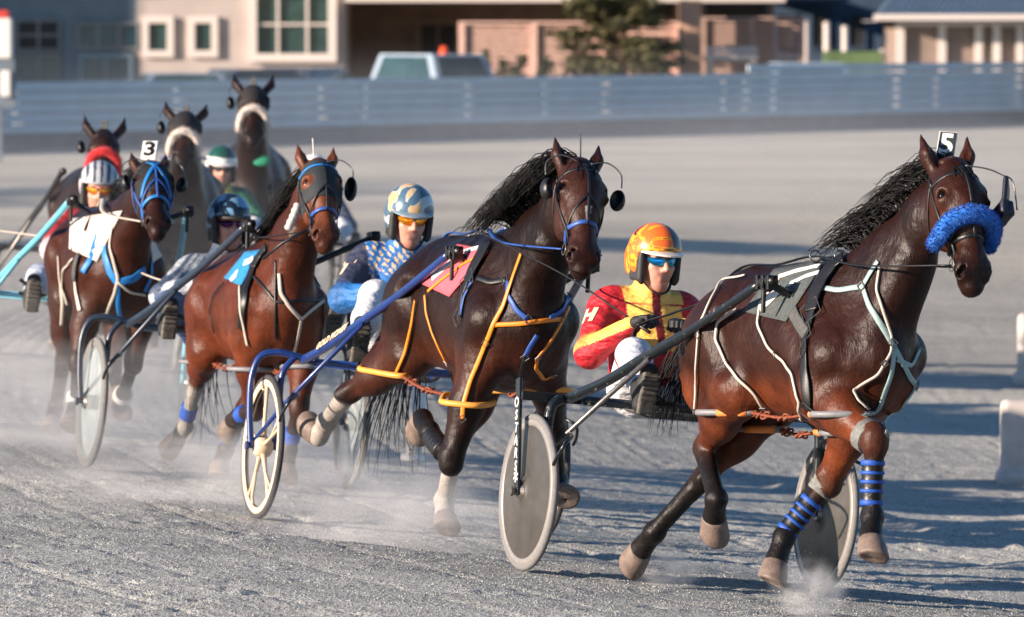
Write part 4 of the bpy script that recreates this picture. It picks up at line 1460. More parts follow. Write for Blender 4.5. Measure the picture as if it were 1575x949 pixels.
# ---------------------------------------------------------------- sulkies
M_TYRE = mat('tyre_rubber', (112, 110, 108), .8, var=.15, scale=60, bump=.001)
M_TYRED = mat('tyre_dark', (58, 58, 60), .75, var=.3, scale=90, bump=.003)
M_RIM = mat('rim_alloy', (150, 145, 140), .4, .3, var=.1, scale=50)
def disc_mat():
    t = NT('wheel_disc_cover')
    v = t.coord()
    n = t.noise(v, 6.0, 5, .6)
    sp = t.noise(t.coord(scale=(1, 1, 1)), 90.0, 2, .6)
    c = t.ramp(n, [(.3, lin((78, 74, 70))), (.7, lin((100, 95, 90)))])
    t.lk(t.mix(c, t.ramp(sp, [(.62, 1.0), (.75, 1.35)]), 1.0, 'MULTIPLY'), t.b.inputs['Base Color'])
    t.b.inputs['Roughness'].default_value = .38
    t.b.inputs['Metallic'].default_value = .45
    t.bump(n, .01, .3)
    return t.m
M_DISC = disc_mat()
def worn_paint(name, rgb):
    t = NT(name)
    v = t.coord()
    n = t.noise(v, 34.0, 5, .7)
    c = lin(rgb)
    t.lk(t.ramp(n, [(.30, tuple(x * .7 for x in c)), (.62, c), (.69, lin((150, 140, 130))), (.74, c)]), t.b.inputs['Base Color'])
    t.b.inputs['Roughness'].default_value = .3
    t.b.inputs['Coat Weight'].default_value = .2
    t.bump(n, .001)
    return t.m
M_SBLK = worn_paint('black_enamel', (22, 28, 32))
M_SBLU = mat('blue_enamel', (24, 50, 110), .28, var=.2, scale=25, coat=.4)
M_SDK = mat('dark_enamel', (34, 46, 62), .35, var=.2, scale=25, coat=.2)
M_STEEL = mat('worn_steel', (120, 116, 112), .35, .7, var=.35, scale=60)
M_SEATM = mat('seat_pad', (84, 82, 80), .8, var=.2, scale=60, bump=.002)
M_WHITE = mat('white_vinyl', (214, 210, 202), .5, var=.06)
M_YEL = mat('cream_vinyl', (222, 196, 164), .5, var=.06)

def text_obj(s, size, m4, mt, parent, name='lettering', ext=.0015, bold=0.0, spacing=1.0):
    cu = bpy.data.curves.new(name, 'FONT')
    cu.body = s
    cu.size = size
    cu.extrude = ext
    cu.offset = bold
    cu.align_x = 'CENTER'
    cu.align_y = 'CENTER'
    cu.space_character = spacing
    cu.space_line = .82
    t = bpy.data.objects.new('tmp', cu)
    COL.objects.link(t)
    bpy.context.view_layer.update()
    me = bpy.data.meshes.new_from_object(t)
    bpy.data.objects.remove(t)
    me.name = name
    me.transform(m4)
    me.materials.clear()
    return put(name, me, mt, parent, smooth=False)
def mat4(o, x, y, z):
    m = Matrix((Vector(x).normalized(), Vector(y).normalized(), Vector(z).normalized())).transposed().to_4x4()
    m.translation = Vector(o)
    return m

def wheel(root, y, kind, lean=0, out=1, D=.70):
    r = D / 2
    o = (0, y, r)
    tyre = MB()
    R = r - .016
    pts = [(R * math.cos(2 * math.pi * i / 72), y, r + R * math.sin(2 * math.pi * i / 72)) for i in range(72)]
    tyre.tube(pts, .0155, seg=12, closed=True)
    w = tyre.build('wheel', M_TYRED if kind == 'spoke' else M_TYRE, root, smooth=True)
    rm = MB()
    for sd in (-1, 1):
        rm.lathe(o, (0, 1, 0), [(.008 * sd, r - .022), (.015 * sd, r - .030), (.014 * sd, r - .052), (.007 * sd, r - .056)], 72)
    rm.lathe(o, (0, 1, 0), [(-.008, r - .024), (.008, r - .024)], 72)
    rm.build('rim', M_RIM if kind == 'disc' else (M_YEL if kind == 'spoke' else M_TYRE), w, smooth=True)
    if kind == 'disc' or kind == 'clear':
        for sd in (-1, 1):
            d = MB().lathe(o, (0, 1, 0), [(.010 * sd, r - .050), (.016 * sd, r - .075), (.026 * sd, .09), (.030 * sd, .05), (.034 * sd, .046), (.034 * sd, .0)], 72)
            d.build('disc_cover', M_DISC if kind == 'disc' else M_CLEAR, w, smooth=True)
        h = MB().lathe(o, (0, 1, 0), [(-.05, 0), (-.05, .028), (-.036, .04), (.036, .04), (.05, .028), (.05, 0)], 24)
        h.build('hub', M_STEEL, w, smooth=False)
    else:
        sp = MB()
        n = 5
        for i in range(n):
            a = 2 * math.pi * (i + .3) / n
            p = []
            for f in (0, .25, .5, .75, 1):
                rr = .035 + (r - .085) * f
                p.append((rr * math.cos(a), y, r + rr * math.sin(a)))
            sp.tube(p, [.018, .011, .009, .009, .014], seg=8, flat=.6)
            a2 = a + .33
            sp.tube([(r * .42 * math.cos(a), y, r + r * .42 * math.sin(a)), (.85 * (r - .03) * math.cos(a + .16), y, r + .85 * (r - .03) * math.sin(a + .16)), ((r - .04) * math.cos(a2), y, r + (r - .04) * math.sin(a2))], [.008, .008, .010], seg=8, flat=.6)
        sp.lathe(o, (0, 1, 0), [(-.045, 0), (-.045, .03), (-.03, .048), (.03, .048), (.045, .03), (.045, 0)], 24)
        sp.build('spokes', M_YEL if kind == 'spoke' else M_WHITE, w, smooth=True)
    return w

def build_sulky(fr, col, label, kind=('disc', 'disc'), stem=0, arch=False, text=None, simple=False, shx=1.50, D=.70):
    root = empty('sulky', fr.m, label, 'sulky', 'two-wheeled racing sulkies')
    W = .72
    for y, kd in ((-W, kind[0]), (W, kind[1])):
        wheel(root, y, kd, D=D)
    Z = .775
    r = D / 2
    fm = MB()
    fm.tube([(0, -.50, Z), (0, .50, Z)], .021, seg=12)
    fm.build('crossbar', col, root, smooth=True)
    for s in (-1, 1):
        y = W * s
        if not arch:
            f = MB()
            mt = Matrix.Rotation(math.atan2(.10, Z + .04 - r), 3, 'Y')
            f.box((-.05, y + .055 * s, (Z + r) / 2 + .03), (.050, .016, Z - r + .10), Matrix.Rotation(-math.atan2(.10, Z - r + .04), 3, 'Y'))
            f.build('fork_blade', col, root, bevel=.004)
            g = MB()
            g.box((-.06, (y + .055 * s + .49 * s) / 2 , Z + .0), (.030, abs(y + .055 * s - .49 * s), .040))
            g.tube(spline([(-.02, .60 * s, Z), (-.01, .645 * s, Z - .04), (0, .66 * s, Z - .16), (0, y - .055 * s, r)], 6), [.024] * 19, seg=10)
            g.build('fork_arm', col, root, smooth=False, bevel=.003)
        else:
            g = MB()
            g.tube(spline([(0, .50 * s, Z), (0, .58 * s, Z + .02), (-.02, .68 * s, Z + .035), (-.04, .76 * s, Z + .01), (-.045, .795 * s, Z - .09), (-.03, .795 * s, Z - .25), (0, y + .06 * s, r)], 6), .0165, seg=12)
            g.tube(spline([(0, .60 * s, Z + .02), (.0, .655 * s, Z - .06), (0, .66 * s, Z - .2), (0, y - .055 * s, r)], 6), .016, seg=10)
            g.build('fork_arm', col, root, smooth=True)
        ax = MB().lathe((0, y, r), (0, s, 0), [(-.07, 0), (-.07, .012), (.075, .012), (.075, .022), (.088, .022), (.088, 0)], 14)
        ax.build('axle_nut', M_STEEL if not arch else col, root)
        # shaft
        p = spline([(-.02, .56 * s, Z + .005), (.30, .515 * s, Z + .105), (.62, .465 * s, Z + .235), (1.0, .405 * s, Z + .385), (shx, .335 * s, Z + .60)], 6)
        sh = MB().tube(p, ([.024] if not arch else [.0205]) * (len(p) - 8) + [.019] * 8, seg=12).build('shaft', col, root, smooth=True)
        MB().tube(spline([(shx, .335 * s, Z + .60), (shx + .06, .33 * s, Z + .615), (shx + .13, .328 * s, Z + .62)], 4), [.020, .020, .026, .026, .020, .026, .026, .018, .022], seg=12).build('spring_tip', M_BLK, sh, smooth=True)
        MB().tube([(.0, y + .045 * s, r + .03), (.10, .655 * s, Z - .20), (.66, .47 * s, Z + .225)], [.0095, .011, .0125], seg=10).build('stay', M_STEEL if not arch else col, root, smooth=True)
        # mud bow and stirrup
        MB().tube(spline([(.20, .63 * s, Z - .14), (.32, .66 * s, Z - .15), (.40, .72 * s, Z - .18), (.37, .74 * s, Z - .24), (.33, .74 * s, Z - .28)], 5), .008, seg=8).build('mud_guard_bow', M_SBLK, root, smooth=True)
        b = MB().tube([(.45, .42 * s, Z + .11), (.46, .30 * s, Z + .035)], .011, seg=8)
        b.box((.455, .34 * s, Z + .03), (.03, .16, .02))
        b.build('foot_rest', M_SBLK, root)
    sb = MB()
    for s in (-1, 1):
        sb.tube(spline([(0, .12 * s, Z - .0), (-.14, .13 * s, Z - .03), (-.34, .13 * s, Z - .02), (-.50, .12 * s, Z + .03)], 5), .014, seg=8)
    sb.build('seat_frame', col, root, smooth=True)
    st = sdf_obj('seat', [rbox((-.33, 0, Z - .015), (.20, .19, .030), rd=.03, k=.03), cone((-.52, -.13, Z + .04), (-.52, .13, Z + .04), .04, .04, k=.05), cone((-.15, -.12, Z - .02), (-.15, .12, Z - .02), .038, .038, k=.03)], .01, M_SEATM, root)
    return root
PPOSE = {
 's5': {
  'head': (-0.415, -0.0, 1.412),
  'pelvis': (-0.36, 0.0, 0.84),
  'shR': (-0.515, -0.195, 1.187),
  'elR': (-0.33, -0.324, 1.003),
  'wrR': (-0.141, -0.204, 1.135),
  'hipR': (-0.36, -0.1, 0.84),
  'knR': (0.011, -0.245, 1.002),
  'anR': (0.398, -0.349, 0.876),
  'shL': (-0.485, 0.195, 1.177),
  'elL': (-0.33, 0.324, 1.003),
  'wrL': (-0.111, 0.03, 1.135),
  'hipL': (-0.36, 0.1, 0.84),
  'knL': (0.011, 0.245, 1.002),
  'anL': (0.398, 0.349, 0.876),
 },
 's1': {
  'head': (-0.412, 0.09, 1.496),
  'pelvis': (-0.36, 0.045, 0.84),
  'shR': (-0.512, -0.105, 1.271),
  'elR': (-0.322, -0.253, 1.108),
  'wrR': (-0.113, -0.104, 1.147),
  'hipR': (-0.36, -0.055, 0.84),
  'knR': (-0.057, -0.165, 1.125),
  'anR': (0.277, -0.335, 0.935),
  'shL': (-0.482, 0.285, 1.261),
  'elL': (-0.322, 0.316, 1.108),
  'wrL': (-0.083, 0.096, 1.147),
  'hipL': (-0.36, 0.145, 0.84),
  'knL': (-0.057, 0.228, 1.125),
  'anL': (0.277, 0.398, 0.935),
 },
 's3': {
  'head': (-0.452, 0.1, 1.341),
  'pelvis': (-0.36, 0.05, 0.78),
  'shR': (-0.552, -0.095, 1.071),
  'elR': (-0.355, -0.272, 0.953),
  'wrR': (-0.146, -0.144, 1.039),
  'hipR': (-0.36, -0.05, 0.78),
  'knR': (-0.035, -0.298, 0.914),
  'anR': (0.368, -0.398, 0.853),
  'shL': (-0.522, 0.295, 1.061),
  'elL': (-0.355, 0.342, 0.953),
  'wrL': (-0.116, 0.056, 1.039),
  'hipL': (-0.36, 0.15, 0.78),
  'knL': (-0.035, 0.368, 0.914),
  'anL': (0.368, 0.468, 0.853),
 },
 's4': {
  'head': (-0.53, 0.2, 1.412),
  'pelvis': (-0.36, 0.1, 0.8),
  'shR': (-0.63, 0.005, 1.187),
  'elR': (-0.384, -0.083, 1.062),
  'wrR': (-0.188, 0.078, 1.116),
  'hipR': (-0.36, 0.0, 0.8),
  'knR': (0.007, -0.201, 0.899),
  'anR': (0.407, -0.3, 0.818),
  'shL': (-0.6, 0.395, 1.177),
  'elL': (-0.384, 0.223, 1.062),
  'wrL': (-0.158, 0.278, 1.116),
  'hipL': (-0.36, 0.2, 0.8),
  'knL': (0.007, 0.341, 0.899),
  'anL': (0.407, 0.44, 0.818),
 },
}
t_ = NT('clear_disc')
t_.lk(t_.ramp(t_.noise(t_.coord(), 9.0, 4), [(.3, lin((150, 165, 170))), (.7, lin((190, 196, 194)))]), t_.b.inputs['Base Color'])
t_.b.inputs['Roughness'].default_value = .35
t_.b.inputs['Alpha'].default_value = .42
M_CLEAR = t_.m
SF = dict(h5=Frame(.714, 25.115, 20), h1=Frame(-0.577, 28.497, 17.5, 1, 1.045), h3=Frame(-1.659, 31.486, 16, 1, 1.045), h4=Frame(-2.738, 34.412, 13, 1, 1.045),
          h6=Frame(-3.19, 41.13, 8), h7=Frame(-2.36, 42.35, 5), h8=Frame(-2.22, 46.95, 3))
PF = dict((k, Frame(f.m.translation.x, f.m.translation.y, {'h5': 20, 'h1': 17.5, 'h3': 16, 'h4': 13, 'h6': 8, 'h7': 5, 'h8': 3}[k], .6, f.sc)) for k, f in SF.items())
SUL = {}
SUL['h5'] = build_sulky(SF['h5'], M_SBLK, 'black sulky with grey disc wheels behind the leading number 5 horse', shx=1.5)
SUL['h1'] = build_sulky(SF['h1'], M_SBLU, 'blue sulky with cream spoked wheel behind the dark brown horse with orange straps', ('spoke', 'spoke'), arch=True)
SUL['h3'] = build_sulky(SF['h3'], M_SDK, 'dark sulky with pale clear disc wheels behind the chestnut horse', ('clear', 'clear'), arch=True)
SUL['h4'] = build_sulky(SF['h4'], mat('light_blue_enamel', (104, 176, 196), .35, var=.15, scale=25), 'light blue sulky with pale wheel behind the number 3 horse', ('clear', 'clear'), arch=True)
SUL['h6'] = build_sulky(SF['h6'], M_SBLK, 'sulky mostly hidden behind the horse with the red noseband', ('clear', 'clear'))
SUL['h7'] = build_sulky(SF['h7'], M_SBLK, 'sulky carrying the driver in green with the white and green helmet', ('clear', 'clear'))
SUL['h8'] = build_sulky(SF['h8'], M_SBLK, 'hindmost sulky behind the last dark horse with a white noseband', ('clear', 'clear'))

RED, YLW, DRED = lin((176, 24, 36)), lin((236, 184, 84)), lin((110, 16, 24))
NAVY, BLUE, CRM = lin((44, 50, 72)), lin((34, 104, 170)), lin((228, 190, 130))
def paint_red(X, C):
    x, y, z = X.T
    C = C.copy()
    # yellow shoulder yoke and chest panels, red sleeves with a yellow underarm panel
    w = (np.abs(y) < .14) & (z > 1.23)
    C[w] = YLW
    w = (np.abs(np.abs(y) - .075) < .055) & (x > -.47) & (z > 1.02) & (z < 1.22)
    C[w] = YLW
    w = (np.abs(y) < .02) & (z > 1.0)
    C[w] = DRED
    w = (y < -.17) & (z < 1.000 + (x + .33) * .55) & (x > -.47)
    C[w] = RED
    return C
def paint_blue(X, C):
    x, y, z = X.T
    C = C.copy()
    up = (z > 1.225) & (np.abs(y - .09) < .20)
    ch = (((y / .034) % 1 < .52) ^ (((z + .25 * y + .4 * x) / .030) % 2 < 1)) & (((y + z) / .041) % 1 < .50)
    C[up] = BLUE
    C[up & ch] = CRM
    pn = (np.abs(y + .04) < .045) & (z <= 1.225) & (z > 1.0)
    C[pn] = BLUE
    ed = (np.abs(np.abs(y + .04) - .050) < .007) & (z <= 1.225) & (z > 1.0)
    C[ed] = CRM
    return C
def paint_camo(X, C):
    x, y, z = X.T
    n = vnoise(x * 1 + y, z - y, 18, 22, 8)
    C = C.copy()
    C[n > .08] = lin((60, 74, 96))
    return C
def helm_red(q, C):
    x, y, z = q.T
    s = np.sin(60 * z + 14 * x + 8 * vnoise(x, z, 30, 30, 4))
    C = np.where((s > .2)[:, None], np.array((1.0, .36, .02)), np.array((.95, .15, .02)))
    C[(z > .125) & (x < -.02)] = lin((186, 22, 46))
    C[(y > .02) & (x > -.02) & (z > .08)] = lin((70, 62, 56))
    C[s > .985] = lin((60, 30, 20))
    return C
def helm_blue(q, C):
    x, y, z = q.T
    n = vnoise(x + y, z, 22, 26, 11)
    C = np.where((n > 0)[:, None], np.array(lin((176, 186, 190))), np.array(lin((74, 104, 124))))
    C[(n > .12) & (y < .02) & (z > .04)] = lin((206, 168, 120))
    C[(np.abs(n) < .03)] = lin((60, 70, 80))
    return C
def helm_dark(q, C):
    x, y, z = q.T
    n = vnoise(x + y, z, 30, 34, 13)
    C = np.where((n > .12)[:, None], np.array(lin((110, 150, 180))), np.array(lin((24, 36, 52))))
    return C
def helm_grey(q, C):
    x, y, z = q.T
    s = np.sin(y * 150)
    return np.where(((s > .2) & (z > .07))[:, None], np.array(lin((60, 64, 74))), np.array(lin((176, 178, 184))))
def helm_green(q, C):
    x, y, z = q.T
    return np.where((z > .10)[:, None], np.array(lin((16, 74, 62))), np.array(lin((226, 226, 220))))
M_BW = mat('visor_white', (216, 208, 198), .3, var=.05, coat=.3)
M_BG = mat('visor_bluegrey', (120, 140, 152), .3, var=.05, coat=.3)
M_CUFFR = mat('cuff_striped', (200, 120, 120), .6, var=.4, scale=40)
WH = lin((206, 206, 208))
def tp_red(X, C):
    x, y, z = X.T
    C = C.copy()
    s = (np.abs((z - .98) + (x - 0) * .9) < .018)
    C[s & (x < .06)] = lin((170, 30, 44))
    return C
PSP = dict(
 h5=dict(jacket=(RED, YLW, YLW), trousers=(WH, lin((190, 196, 206))), helmet=(WH, helm_red), brimmat=M_BW, lens=M_LBLUE, paint=paint_red, tpaint=tp_red, yaw=8, pitch=2),
 h1=dict(jacket=(NAVY, BLUE, lin((40, 120, 150))), trousers=(WH, lin((214, 214, 214))), helmet=(WH, helm_blue), brimmat=M_BG, lens=M_LORNG, paint=paint_blue, yaw=-2, pitch=8),
 h3=dict(jacket=(lin((150, 156, 164)), lin((170, 174, 180)), lin((60, 66, 76))), trousers=(lin((60, 84, 130)), lin((70, 84, 110))), helmet=(WH, helm_dark), brimmat=M_PAD, lens=M_LPURP, paint=paint_camo, yaw=2, pitch=-3),
 h4=dict(jacket=(lin((150, 30, 34)), lin((196, 200, 206)), lin((40, 60, 130))), trousers=(lin((44, 70, 140)), lin((190, 196, 206))), helmet=(WH, helm_grey), brimmat=M_PAD, lens=M_LORNG, yaw=-8, pitch=6, brim=False),
 h7=dict(jacket=(lin((24, 96, 70)), lin((30, 110, 80)), lin((210, 190, 90))), trousers=(WH, WH), helmet=(WH, helm_green), brimmat=M_BW, lens=M_PAD, yaw=4),
 h8=dict(jacket=(lin((60, 70, 90)), lin((80, 90, 110)), WH), trousers=(WH, WH), helmet=(lin((220, 220, 220)), None), brimmat=M_BW, lens=M_PAD, yaw=0))
def shift(J, dx, dy, dz):
    return {k: (v[0] + dx, v[1] + dy, v[2] + dz) for k, v in J.items()}
PPOSE = dict(h5=PPOSE['s5'], h1=PPOSE['s1'], h3=PPOSE['s3'], h4=PPOSE['s4'])
PPOSE['h7'] = shift(PPOSE['h5'], 0, .10, .03)
PPOSE['h8'] = shift(PPOSE['h5'], -.3, .50, -.12)
PL = dict(h5='driver in red and yellow silks, flame-patterned helmet and blue mirrored glasses',
          h1='driver in navy and blue checked silks with a blue and tan helmet and orange glasses',
          h3='driver in pale grey patterned jacket and dark helmet with purple glasses',
          h4='driver with grey striped helmet and orange goggles at the far left',
          h7='driver in green silks with a white and green helmet, far back in the dust',
          h8='hindmost driver with only a plain white helmet showing above the chestnut horse')
PPL = {}
for k in ('h5', 'h1', 'h3', 'h4', 'h7', 'h8'):
    PPL[k] = build_person(PPOSE[k], PF[k], PSP[k], PL[k], {'h5': .0065, 'h1': .0075, 'h3': .009, 'h4': .01}.get(k, .014))
TACK = {
 'h5': [
  ('girth', 'black', 0.048, [(0.419, -0.123, 1.45), (0.436, -0.148, 1.409), (0.45, -0.172, 1.368), (0.461, -0.194, 1.327), (0.478, -0.214, 1.282), (0.491, -0.232, 1.236), (0.497, -0.246, 1.191), (0.536, -0.268, 1.146), (0.551, -0.278, 1.101), (0.552, -0.28, 1.055), (0.561, -0.281, 1.014), (0.566, -0.28, 0.973), (0.567, -0.276, 0.932), (0.557, -0.266, 0.891)]),
  ('girth_pad', 'grey', 0.062, [(0.324, -0.214, 1.297), (0.372, -0.224, 1.273), (0.417, -0.232, 1.249), (0.459, -0.237, 1.227), (0.501, -0.242, 1.204)]),
  ('saddle_pad', 'black', 0.075, [(0.471, -0.051, 1.526), (0.454, -0.065, 1.512), (0.437, -0.08, 1.497), (0.432, -0.103, 1.47), (0.426, -0.126, 1.442), (0.435, -0.151, 1.405), (0.442, -0.175, 1.368), (0.458, -0.191, 1.334), (0.473, -0.206, 1.3)]),
  ('breast_collar', 'pale', 0.026, [(0.44, -0.152, 1.401), (0.486, -0.133, 1.396), (0.53, -0.113, 1.391), (0.587, -0.085, 1.401), (0.655, -0.063, 1.41)]),
  ('neck_strap', 'pale', 0.024, [(0.732, -0.031, 1.518), (0.714, -0.04, 1.493), (0.695, -0.048, 1.468), (0.675, -0.055, 1.439), (0.655, -0.063, 1.41)]),
  ('breast_strap', 'pale', 0.026, [(0.655, -0.063, 1.41), (0.686, -0.064, 1.371), (0.727, -0.07, 1.332), (0.759, -0.062, 1.294), (0.776, -0.047, 1.257), (0.789, -0.029, 1.219), (0.803, -0.008, 1.174), (0.809, 0.017, 1.129), (0.799, 0.046, 1.088), (0.76, 0.092, 1.045), (0.715, 0.134, 1.02), (0.672, 0.175, 0.996)]),
  ('breast_strap', 'pale', 0.022, [(0.807, 0.005, 1.156), (0.809, -0.005, 1.102), (0.796, -0.007, 1.047), (0.772, -0.011, 1.001), (0.738, -0.011, 0.954), (0.695, -0.005, 0.907), (0.663, -0.022, 0.883), (0.826, -0.145, 0.867)]),
  ('breast_strap', 'pale', 0.02, [(0.809, 0.011, 1.107), (0.798, 0.051, 1.095), (0.758, 0.108, 1.081), (0.731, 0.145, 1.117), (0.686, 0.191, 1.152)]),
  ('breast_strap', 'pale', 0.018, [(0.659, 0.186, 0.995), (0.67, 0.151, 0.949), (0.651, 0.13, 0.912), (0.513, 0.164, 0.875), (0.9, -0.076, 0.82), (0.93, -0.103, 0.8)]),
  ('hobble_hanger', 'white', 0.013, [(0.754, -0.031, 1.491), (0.755, -0.039, 1.446), (0.756, -0.047, 1.401), (0.773, -0.044, 1.36), (0.781, -0.037, 1.319), (0.785, -0.027, 1.278), (0.789, -0.017, 1.238), (0.797, -0.008, 1.197), (0.804, -0.013, 1.167), (0.808, -0.017, 1.137), (0.801, -0.042, 1.092), (0.782, -0.06, 1.047), (0.752, -0.087, 1.023), (0.719, -0.112, 0.999), (0.71, -0.125, 0.984), (0.713, -0.143, 0.969), (0.73, -0.142, 0.949), (0.75, -0.141, 0.929), (0.762, -0.129, 0.913), (0.773, -0.116, 0.897)]),
  ('hobble_hanger', 'white', 0.012, [(-0.264, -0.141, 1.438), (-0.329, -0.164, 1.426), (-0.431, -0.169, 1.413), (-0.365, -0.228, 1.374), (-0.333, -0.27, 1.335), (-0.327, -0.292, 1.299), (-0.34, -0.303, 1.263), (-0.359, -0.313, 1.227), (-0.359, -0.315, 1.184), (-0.368, -0.314, 1.142), (-0.384, -0.308, 1.099), (-0.406, -0.3, 1.056), (-0.439, -0.284, 1.014), (-0.488, -0.26, 0.971), (-0.499, -0.255, 0.93), (-0.504, -0.254, 0.888), (-0.513, -0.25, 0.847)]),
  ('hobble_hanger', 'white', 0.014, [(-0.157, -0.233, 1.296), (-0.21, -0.253, 1.269), (-0.279, -0.265, 1.243), (-0.288, -0.266, 1.204), (-0.287, -0.273, 1.166), (-0.264, -0.265, 1.131), (-0.238, -0.259, 1.096), (-0.204, -0.257, 1.061), (-0.131, -0.269, 1.031), (-0.099, -0.26, 0.999), (-0.072, -0.236, 0.972), (-0.053, -0.208, 0.944), (-0.056, -0.184, 0.913), (-0.077, -0.151, 0.881)]),
  ('hobble_hanger', 'white', 0.014, [(0.07, -0.141, 1.431), (0.058, -0.167, 1.396), (0.038, -0.189, 1.36), (0.014, -0.208, 1.324), (0.034, -0.225, 1.28), (0.047, -0.237, 1.236), (0.107, -0.242, 1.188), (0.171, -0.248, 1.141), (0.257, -0.259, 1.116), (0.348, -0.272, 1.091), (0.396, -0.273, 1.057), (0.466, -0.287, 1.025), (0.507, -0.299, 0.985), (0.519, -0.296, 0.945), (0.512, -0.282, 0.903), (0.285, -0.152, 0.853)]),
  ('cloth_number', 'white2', 0.06, [(0.025, -0.214, 1.308), (0.053, -0.2, 1.331), (0.08, -0.187, 1.353), (0.1, -0.175, 1.373), (0.118, -0.163, 1.393)]),
  ('cloth_number', 'white2', 0.03, [(0.047, -0.138, 1.437), (0.109, -0.121, 1.452), (0.163, -0.099, 1.466), (0.235, -0.09, 1.476), (0.343, -0.101, 1.485)]),
  ('cloth_number', 'white2', 0.026, [(0.16, -0.151, 1.405), (0.207, -0.136, 1.422), (0.289, -0.141, 1.44), (0.348, -0.138, 1.451), (0.385, -0.123, 1.461)]),
 ],
 'h1': [
  ('hobble_hanger', 'orange', 0.022, [(0.799, -0.086, 1.425), (0.775, -0.092, 1.383), (0.752, -0.098, 1.341), (0.737, -0.108, 1.298), (0.725, -0.124, 1.241), (0.718, -0.142, 1.184), (0.707, -0.163, 1.142), (0.696, -0.183, 1.1), (0.676, -0.192, 1.057), (0.651, -0.199, 1.015), (0.625, -0.205, 0.972), (0.606, -0.216, 0.929), (0.589, -0.228, 0.887), (0.574, -0.241, 0.844), (0.562, -0.255, 0.787), (0.557, -0.27, 0.729), (0.554, -0.272, 0.696), (0.547, -0.272, 0.663)]),
  ('breast_strap', 'orange', 0.022, [(0.696, -0.183, 1.097), (0.738, -0.135, 1.102), (0.779, -0.087, 1.107), (0.802, -0.046, 1.114), (0.81, -0.0, 1.121), (0.8, 0.053, 1.127), (0.757, 0.118, 1.132)]),
  ('hobble_hanger', 'orange', 0.018, [(0.685, 0.175, 1.182), (0.733, 0.142, 1.153), (0.755, 0.119, 1.123), (0.776, 0.085, 1.079), (0.777, 0.058, 1.034), (0.764, 0.034, 0.996), (0.74, 0.013, 0.957), (0.717, 0.018, 0.931), (0.69, 0.024, 0.905), (0.64, 0.064, 0.881), (0.551, 0.118, 0.855), (0.565, 0.135, 0.863), (0.569, 0.156, 0.871)]),
  ('breast_collar', 'blue', 0.026, [(0.685, -0.114, 1.297), (0.707, -0.121, 1.268), (0.723, -0.126, 1.238), (0.754, -0.115, 1.202), (0.772, -0.098, 1.166), (0.787, -0.078, 1.147), (0.798, -0.056, 1.128)]),
  ('breast_collar', 'blue', 0.026, [(0.802, 0.047, 1.133), (0.789, 0.078, 1.151), (0.766, 0.113, 1.168), (0.725, 0.147, 1.197), (0.607, 0.21, 1.225)]),
  ('breast_strap', 'blue', 0.024, [(0.8, -0.011, 1.058), (0.789, -0.022, 1.033), (0.773, -0.032, 1.009), (0.755, -0.037, 0.984), (0.735, -0.042, 0.96)]),
  ('breast_strap', 'black', 0.02, [(0.733, -0.041, 0.957), (0.706, -0.04, 0.926), (0.674, -0.037, 0.895), (0.63, -0.028, 0.863), (0.567, -0.012, 0.831)]),
  ('hobble_hanger', 'orange', 0.016, [(-0.044, -0.253, 1.21), (-0.026, -0.255, 1.17), (-0.018, -0.254, 1.131), (0.006, -0.247, 1.086), (0.021, -0.236, 1.041), (0.041, -0.223, 1.001), (0.05, -0.206, 0.96), (0.05, -0.189, 0.931), (0.032, -0.166, 0.902)]),
  ('hobble_hanger', 'orange', 0.016, [(-0.176, -0.255, 1.182), (-0.222, -0.248, 1.127), (-0.255, -0.245, 1.072), (-0.315, -0.236, 1.024), (-0.362, -0.232, 0.976), (-0.382, -0.237, 0.929), (-0.402, -0.25, 0.881), (-0.444, -0.256, 0.833)]),
  ('girth', 'black', 0.05, [(0.428, -0.212, 1.304), (0.429, -0.228, 1.264), (0.417, -0.238, 1.222), (0.425, -0.246, 1.172), (0.419, -0.25, 1.12)]),
  ('girth', 'blue', 0.02, [(0.476, -0.21, 1.29), (0.474, -0.227, 1.253), (0.458, -0.24, 1.215), (0.459, -0.248, 1.171), (0.445, -0.249, 1.127)]),
  ('saddle_pad', 'black', 0.075, [(0.417, -0.117, 1.465), (0.426, -0.135, 1.438), (0.432, -0.153, 1.41), (0.437, -0.173, 1.377), (0.438, -0.191, 1.344), (0.444, -0.206, 1.314), (0.447, -0.219, 1.284)]),
  ('collar_strap', 'black', 0.03, [(0.497, -0.196, 1.306), (0.543, -0.18, 1.297), (0.581, -0.162, 1.288), (0.62, -0.136, 1.295), (0.669, -0.115, 1.303)]),
  ('cloth_number', 'white2', 0.045, [(-0.018, -0.228, 1.29), (0.013, -0.214, 1.312), (0.045, -0.2, 1.335), (0.069, -0.189, 1.351), (0.094, -0.179, 1.367)]),
  ('cloth_number', 'white2', 0.028, [(0.127, -0.159, 1.398), (0.163, -0.146, 1.411), (0.2, -0.134, 1.424), (0.327, -0.154, 1.432), (0.377, -0.146, 1.44)]),
  ('cloth_strap', 'orange', 0.016, [(-0.015, -0.247, 1.229), (0.04, -0.232, 1.258), (0.089, -0.214, 1.287), (0.16, -0.195, 1.319), (0.246, -0.181, 1.352), (0.374, -0.182, 1.379), (0.429, -0.158, 1.404)]),
 ],
 'h3': [
  ('girth', 'black', 0.05, [(0.52, -0.147, 1.361), (0.549, -0.178, 1.294), (0.6, -0.214, 1.225), (0.651, -0.24, 1.148), (0.634, -0.249, 1.075), (0.603, -0.243, 1.031), (0.567, -0.235, 0.987)]),
  ('saddle_pad', 'black', 0.06, [(0.607, -0.094, 1.449), (0.558, -0.104, 1.424), (0.535, -0.121, 1.397), (0.531, -0.139, 1.366), (0.533, -0.158, 1.334)]),
